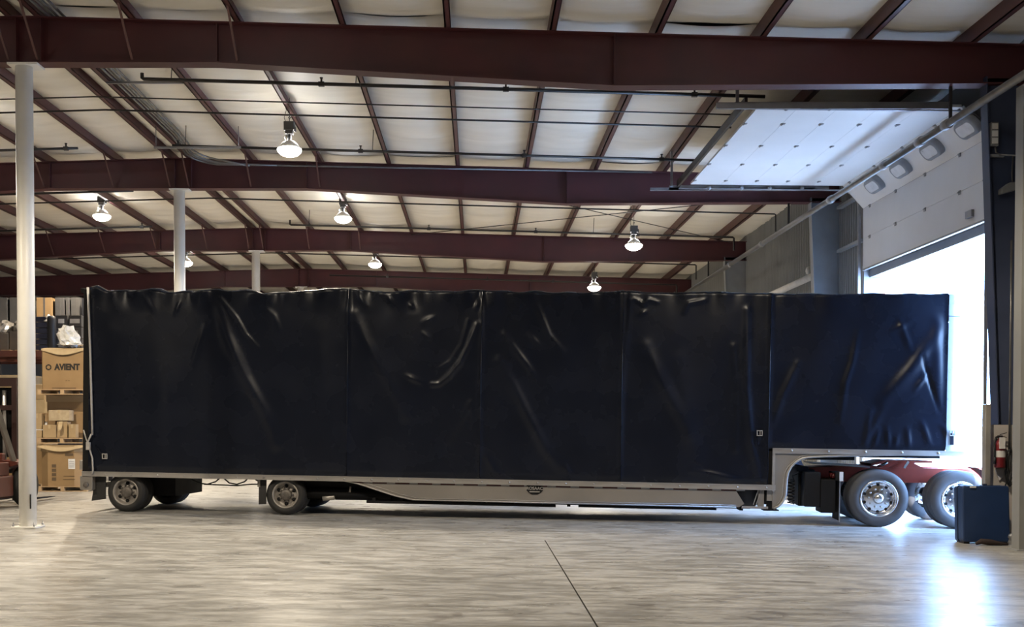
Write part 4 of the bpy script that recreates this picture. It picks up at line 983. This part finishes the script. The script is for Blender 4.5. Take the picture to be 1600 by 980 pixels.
b.box(0.05, 0.34, -0.507, -0.501, 0.16, 0.17); b.box(0.06, 0.33, -0.507, -0.501, 0.24, 0.25); b.box(0.10, 0.30, -0.507, -0.501, 0.74, 0.80)
b.build('carton_symbols', M_print, g1)
def small_box(px0, py0, px1, py1, Y, d_, label, m=None, name='cardboard_box', tape=True, group=None, rz=0.0, z0=None):
    a, c = at(px0, py1, Y), at(px1, py0, Y)
    if z0 is not None: a.z = z0
    o = empty(name, ((a.x + c.x) / 2, Y + d_ / 2, a.z), label, 'box', rot=(0, 0, rz))
    if group: o['group'] = group
    hw, h = (c.x - a.x) / 2, c.z - a.z
    b = MB(); b.box(-hw, hw, -d_ / 2, d_ / 2, 0, h); b.build('body', m or M_card2, o, bevel=0.006)
    if tape:
        b = MB(); b.box(-0.025, 0.025, -d_ / 2 - 0.003, -d_ / 2, h * 0.7, h); b.box(-0.025, 0.025, -d_ / 2 - 0.003, d_ / 2, h, h + 0.003); b.build('tape', M_cardin, o)
    return o
YS = YB + 0.02
small_box(67, 664, 87.3, 689.5, YS - 0.02, 0.3, 'square tan box in front of the middle carton', M_card2, z0=1.307)
small_box(89, 659, 105, 689.5, YS + 0.02, 0.25, 'taped box beside the square tan box on the middle pallet', M_card2, z0=1.307)
small_box(107, 663, 118, 689.5, YS, 0.2, 'narrow upright box at the end of the middle pallet', M_card2, z0=1.307)
small_box(76, 641, 108, 657.5, YS, 0.3, 'wide film-wrapped box lying on top of the smaller boxes', mat('film_over_cardboard', (0.46, 0.37, 0.25), (0.36, 0.28, 0.18), rough=0.2, scale=9))
small_box(49, 646, 65, 671, YS, 0.2, 'grey-tan box with a white label behind the white column', M_card2)
small_box(47, 672.5, 65, 689.5, YS, 0.2, 'low tan box under the labelled box by the white column', M_card2, z0=1.307)
b = MB(); a = at(93, 668, YS - 0.07)
zt_ = at(105, 659, YS + 0.02).z + 0.004
b.sheet([[(a.x - 0.02, YS + 0.15, zt_), (a.x + 0.05, YS + 0.15, zt_)], [(a.x - 0.04, YS + 0.0, zt_), (a.x + 0.05, YS - 0.0, zt_)], [(a.x - 0.03, a.y - 0.03, a.z - 0.02), (a.x + 0.07, a.y - 0.03, a.z)], [(a.x - 0.02, a.y - 0.03, a.z - 0.09), (a.x + 0.04, a.y - 0.02, a.z - 0.06)]])
tag(b.build('paper_scrap', M_cardin), 'pale crumpled paper hanging over the small boxes', 'paper')
# film lump on top
a = at(100, 553, YB + 0.2)
o = empty('film_bundle', (a.x + 0.05, YB + 0.35, 3.54), 'crumpled clear plastic film bundle on the top carton', 'film')
bm = bmesh.new(); bmesh.ops.create_icosphere(bm, subdivisions=3, radius=0.3)
for v_ in bm.verts:
    n_ = v_.co.normalized(); k = 1 + 0.16 * math.sin(9 * n_.x + 4 * n_.z) * math.cos(7 * n_.y) + 0.1 * math.sin(15 * n_.z + 3 * n_.x)
    up = v_.co.z / 0.3
    v_.co = Vector((n_.x * 0.26 * k - 0.07 * up + 0.02, n_.y * 0.2 * k, 0.22 + n_.z * 0.27 * k))
me = bpy.data.meshes.new('lump'); bm.to_mesh(me); bm.free(); me.materials.append(M_film); me.polygons.foreach_set('use_smooth', [False] * len(me.polygons)); link('lump', me, o)
b = MB(); b.sheet([[(-0.18 + 0.1 * k, -0.3, 0.012 + 0.01 * (k % 2)) for k in range(9)], [(-0.18 + 0.1 * k, -0.1, 0.05 + 0.02 * math.sin(2.0 * k)) for k in range(9)], [(-0.18 + 0.1 * k, 0.2, 0.02) for k in range(9)]]); b.build('loose_film', M_film, o)
# left stack between the forklift and the white column
yy = 27.3
ga = at(38, 768, yy).x
pallet(ga, yy + 0.45, 0.0, 1.1, 1.0, 'pallet under the mixed cartons behind the forklift')
zc = 0.13
for k, (h, m_, lab) in enumerate(((0.85, M_card, 'large brown carton at the bottom of the mixed stack behind the forklift'), (0.42, M_card2, 'tan carton second from the bottom behind the forklift'), (0.30, M_paper, 'white carton in the mixed stack behind the forklift'), (0.22, M_card, 'low brown carton above the white one behind the forklift'), (0.34, M_cardin, 'pale carton near the top of the mixed stack'), (0.38, M_card2, 'tan carton on top of the mixed stack'))):
    o = empty('stacked_carton', (ga + 0.03 * math.sin(5 * k), yy + 0.45, zc), lab, 'carton', group='mixed cartons behind the forklift')
    b = MB(); b.box(-0.53, 0.53, -0.48, 0.48, 0, h); b.build('body', m_, o, bevel=0.008)
    b = MB(); b.box(-0.03, 0.03, -0.484, -0.48, 0, h); b.build('tape', M_cardin, o)
    zc += h
for k, (px, lab) in enumerate(((8, 'wrapped brown load on the rack floor at the picture edge'),)):
    x = at(px, 600, 28.4).x
    o = empty('wrapped_load', (x, 29.0, 0.0), lab, 'load'); b = MB(); b.box(-0.6, 0.6, -0.5, 0.5, 0.0, 2.6); b.build('body', M_card, o, bevel=0.03)
    b = MB(); b.box(-0.62, 0.62, -0.52, 0.52, 2.3, 2.95); b.build('top_sheet', M_cardin, o, bevel=0.05)
# pallet rack
YR = 28.6
rk = empty('pallet_rack', (-13.2, YR, 0), 'dark red pallet rack loaded with grey boxes behind the carton stack', 'rack')
zbm = at(60, 552, YR).z
for y_ in (0.0, 1.1, 2.3, 3.4):
    for px in ((-90, 150) if y_ < 2 else (-90, 83, 104, 150)):
        x = at(px, 600, YR).x + 13.2
        b = MB(); b.box(x - 0.05, x + 0.05, y_ - 0.04, y_ + 0.04, 0, 5.25); b.build('upright', M_upright, rk)
for y_ in (0.0, 1.1, 2.3, 3.4):
    x0, x1 = at(-90, 600, YR).x + 13.2, at(150, 600, YR).x + 13.2
    b = MB(); b.box(x0, x1, y_ - 0.03, y_ + 0.03, zbm - 0.09, zbm + 0.07); b.build('beam', M_rack, rk)
b = MB()
for k in range(11): x = x0 + (x1 - x0) * (k + 0.5) / 11; b.box(x - 0.12, x + 0.12, 0.02, 3.4, zbm + 0.07, zbm + 0.09)
b.build('deck_boards', M_wood, rk, kind='stuff')
zs = zbm + 0.097
# tall grey cartons in the rear row
YT = YR + 2.4
for px0, px1, lab in ((-16, 11, 'at the picture edge'), (15, 40, 'left of the white column'), (57, 81, 'right of the white column'), (86, 100, 'between two rack posts'), (103, 108, 'narrow, behind the rack posts'), (111, 125, 'next to the trailer')):
    a, c = at(px0, 495, YT), at(px1, 465, YT)
    o = empty('tall_carton', ((a.x + c.x) / 2, YT + 0.4, zs), 'tall grey carton in the rear of the rack, %s' % lab, 'carton', group='tall grey cartons on the rack')
    b = MB(); hw = (c.x - a.x) / 2; b.box(-hw, hw, -0.4, 0.4, 0, c.z - zs); b.build('body', M_card if px0 == 57 else M_greycard, o, bevel=0.008)
    b = MB(); b.box(-0.025, 0.025, -0.404, -0.4, 0.1, c.z - zs); b.build('tape', M_greycard, o)
# grey boxes with white labels
YF = YR + 0.25
for i, (px0, px1) in enumerate(((86, 105.5), (107, 127))):
    z = zs
    for j in range(3):
        a, c = at(px0, 500, YF), at(px1, 500, YF); hw = (c.x - a.x) / 2; h = 0.315
        o = empty('grey_box', ((a.x + c.x) / 2, YF + 0.3, z), 'grey box with white label on the rack, %s row of the %s pile' % (('bottom', 'middle', 'top')[j], ('inner', 'trailer-side')[i]), 'box', group='labelled grey boxes on the rack')
        b = MB(); b.box(-hw, hw, -0.3, 0.3, 0, h - 0.012); b.build('body', M_greycard, o, bevel=0.006)
        b = MB(); lw = 0.08 + 0.05 * ((i + j) % 2); b.box(-lw, lw, -0.304, -0.3, 0.09, 0.21); b.build('label', M_film if j == 2 else M_tapewhite, o)
        z += h
a, c = at(56, 545, YF), at(76, 494, YF)
o = empty('blue_stack', ((a.x + c.x) / 2, YF + 0.4, zs), 'dark blue folded stack with film on the rack beside the white column', 'stack')
for k in range(6):
    b = MB(); hw = (c.x - a.x) / 2; h = (c.z - zs) / 6; b.box(-hw, hw, -0.4, 0.4, h * k, h * (k + 1) - 0.015); b.build('layer', M_bluewrap, o, bevel=0.01)
b = MB(); b.lathe([(0.0, 0), (0.10, 0.01), (0.12, 0.04), (0.06, 0.08), (0.08, 0.12), (0.03, 0.2), (0, 0.22)], 9, Matrix.Translation((hw - 0.02, -0.36, c.z - zs - 0.16)), smooth=False); b.build('film_scrap', M_film, o)
a = at(75, 540, YF); b = MB(); b.lathe([(0.10, 0), (0.115, 0.02), (0.115, 0.8), (0.10, 0.88), (0.06, 0.9)], 16)
tag(b.build('dark_drum', M_upright, None, (a.x + 0.165, YF - 0.16, zs)), 'dark blue drum on the rack between stack and grey boxes', 'drum')
for px0, px1, py, lab in ((-14, 12, 497, 'at the picture edge'), (13, 38, 492, 'left of the white column')):
    a, c = at(px0, 540, YF), at(px1, py, YF); hw = (c.x - a.x) / 2; h = c.z - zs
    o = empty('wrapped_pallet_load', ((a.x + c.x) / 2, YF + 0.45, zs), 'film-wrapped grey load on the rack, %s' % lab, 'load')
    b = MB(); b.box(-hw, hw, -0.4, 0.4, 0, h * 0.55); b.build('body', mat('wrapped_brown_load', (0.16, 0.13, 0.10), (0.10, 0.085, 0.07), rough=0.4, scale=3), o, bevel=0.03)
    bm = bmesh.new(); bmesh.ops.create_icosphere(bm, subdivisions=3, radius=1)
    for v_ in bm.verts:
        n_ = v_.co.copy(); k = 1 + 0.10 * math.sin(8 * n_.x + 3) * math.cos(9 * n_.y + 5 * n_.z)
        v_.co = Vector((n_.x * hw * k, n_.y * 0.4 * k, h * 0.56 + max(-0.02, n_.z) * h * 0.42 * k))
    me = bpy.data.meshes.new('film_top'); bm.to_mesh(me); bm.free(); me.materials.append(mat('grey_wrap_film', (0.20, 0.185, 0.17), (0.11, 0.10, 0.09), rough=0.2, scale=4)); link('film_top', me, o)

# forklift, seen from behind at the picture's left edge, forks towards the cartons
fk = empty('forklift', (-9.80, 20.0, 0), 'dark red forklift at the left edge, forks pointing at the cartons', 'forklift', rot=(0, 0, math.radians(-4)))
b = MB(); b.prism([(-0.54, 0.28), (0.50, 0.28), (0.50, 0.80), (0.40, 0.94), (-0.44, 0.94), (-0.54, 0.80)], -0.75, -0.15); b.build('counterweight', M_fork, fk, bevel=0.03)
b = MB(); b.box(-0.46, 0.46, -0.15, 1.05, 0.25, 0.62); b.box(-0.46, 0.46, -0.15, 0.55, 0.62, 0.92); b.build('chassis', M_fork, fk, bevel=0.02)
b = MB(); b.box(-0.48, 0.48, 0.98, 1.12, 0.45, 1.05); b.build('cowl', M_fork, fk, bevel=0.02)
b = MB(); b.box(-0.26, 0.26, 0.0, 0.46, 0.92, 1.04); b.build('seat', M_hose, fk, bevel=0.03)
b = MB(); b.box(-0.26, 0.26, -0.10, 0.02, 1.0, 1.5); b.build('seat_back', M_hose, fk, bevel=0.03)
b = MB(); b.bar((0, 1.05, 1.0), (0, 0.85, 1.25), 0.04); b.lathe([(0.16, -0.012), (0.18, 0), (0.16, 0.012)], 20, Matrix.Translation((0, 0.84, 1.26)) @ Matrix.Rotation(math.radians(50), 4, 'X')); b.build('steering_wheel', M_hose, fk)
for sx in (-0.47, 0.47):
    b = MB(); b.bar((sx * 1.08, 0.62, 2.12), (sx * 1.42, 1.10, 0.85), 0.07, 0.10); b.build('front_guard_post', M_forkgrey, fk)
    b = MB(); b.bar((sx, -0.28, 2.12), (sx, -0.32, 0.92), 0.07, 0.07); b.build('rear_guard_post', M_upright, fk)
b = MB(); b.box(-0.5, 0.5, -0.32, -0.26, 2.10, 2.18); b.box(-0.5, 0.5, 0.58, 0.66, 2.10, 2.18)
for k in range(5): b.box(-0.46 + 0.21 * k, -0.42 + 0.21 * k, -0.3, 0.62, 2.12, 2.17)
b.build('overhead_guard', M_upright, fk)
for sx in (-0.40, 0.40):
    b = MB(); b.box(sx - 0.05, sx + 0.05, 1.62, 1.80, 0.08, 2.55); b.build('mast_rail', mat('mast_dark_red', (0.034, 0.012, 0.010), rough=0.5), fk)
    b = MB(); b.box(sx - 0.03, sx + 0.03, 1.70, 1.86, 0.10, 2.50); b.build('inner_mast_rail', M_upright, fk)
for z0, z1 in ((2.38, 2.55), (1.90, 2.0), (0.12, 0.24)):
    b = MB(); b.box(-0.45, 0.45, 1.65, 1.79, z0, z1); b.build('mast_crossbar', MATS['mast_dark_red'], fk)
b = MB(); b.tube([(-0.15, 1.72, 0.15), (-0.15, 1.72, 2.3)], 0.04, 10); b.tube([(0.15, 1.72, 0.15), (0.15, 1.72, 2.3)], 0.04, 10); b.build('lift_cylinder', M_alu, fk)
b = MB(); b.box(-0.5, 0.5, 1.90, 1.95, 0.30, 0.42); b.box(-0.5, 0.5, 1.90, 1.95, 0.62, 0.72); b.build('fork_carriage', M_upright, fk)
for sx in (-0.28, 0.36):
    b = MB(); b.box(sx - 0.06, sx + 0.06, 1.95, 2.0, 0.05, 0.70)
    b.add([(sx - 0.06, 1.95, 0.05), (sx + 0.06, 1.95, 0.05), (sx + 0.06, 3.35, 0.05), (sx - 0.06, 3.35, 0.05), (sx - 0.06, 1.95, 0.10), (sx + 0.06, 1.95, 0.10), (sx + 0.06, 3.35, 0.062), (sx - 0.06, 3.35, 0.062)], [(3, 2, 1, 0), (4, 5, 6, 7), (0, 1, 5, 4), (1, 2, 6, 5), (2, 3, 7, 6), (3, 0, 4, 7)])
    b.build('fork', M_black, fk)
def fork_wheel(name, x, y, r, wd, mirror):
    A = Matrix.Rotation(PI / 2 if not mirror else -PI / 2, 4, 'Y'); h = wd / 2
    t = MB().lathe([(r * 0.55, -h), (r * 0.9, -h), (r, -h + 0.04), (r, h - 0.04), (r * 0.9, h), (r * 0.55, h)], 32, A); w_ = t.build(name, M_rubber, fk, (x, y, r))
    MB().lathe([(0.02, h - 0.05), (r * 0.42, h - 0.06), (r * 0.5, h - 0.01), (r * 0.57, h + 0.004)], 24, A).build('rim', M_hub, w_)
    n = MB()
    for k in range(6): n.lathe([(0.018, h - 0.06), (0.018, h - 0.02)], 6, A @ Matrix.Translation((r * 0.28 * math.cos(k * PI / 3), r * 0.28 * math.sin(k * PI / 3), 0)))
    n.build('lug_nuts', M_steelrim, w_, kind='stuff')
fork_wheel('front_wheel', 0.72, 1.40, 0.40, 0.22, False); fork_wheel('front_wheel', -0.72, 1.40, 0.40, 0.22, True)
fork_wheel('rear_wheel', 0.42, -0.25, 0.28, 0.18, False); fork_wheel('rear_wheel', -0.42, -0.25, 0.28, 0.18, True)
b = MB(); b.prism([(0.44, 0.72), (0.80, 0.83), (0.80, 0.88), (0.44, 0.92)], 0.95, 1.6); b.build('front_fender', M_fork, fk)

b = MB(); b.box(0.46, 0.72, 0.15, 0.96, 0.22, 0.62); b.box(0.46, 0.66, 0.15, 0.92, 0.62, 0.88); b.build('side_step', M_fork, fk, bevel=0.02)
b = MB(); b.box(-0.34, 0.34, 1.80, 1.83, 0.95, 2.36); b.build('mast_gap_shade', M_black, fk)  # black sheet standing in for the shade between the mast rails
bt = at(1237, 770, 27.2)
b = MB(); b.lathe([(0.0, 0.0), (0.30, 0.0), (0.34, 0.15), (0.30, 0.45), (0.33, 0.70), (0.22, 0.92), (0.08, 0.98), (0.0, 0.99)], 11, smooth=False)
tag(b.build('tarp_bundle', mat('bright_blue_tarp', (0.05, 0.13, 0.42), (0.035, 0.10, 0.33), rough=0.3, scale=5, bump=0.5, bscale=9), None, (bt.x, 27.2, fz(bt.x))), 'bright blue tarp bundle on the floor beyond the trailer step', 'tarp')
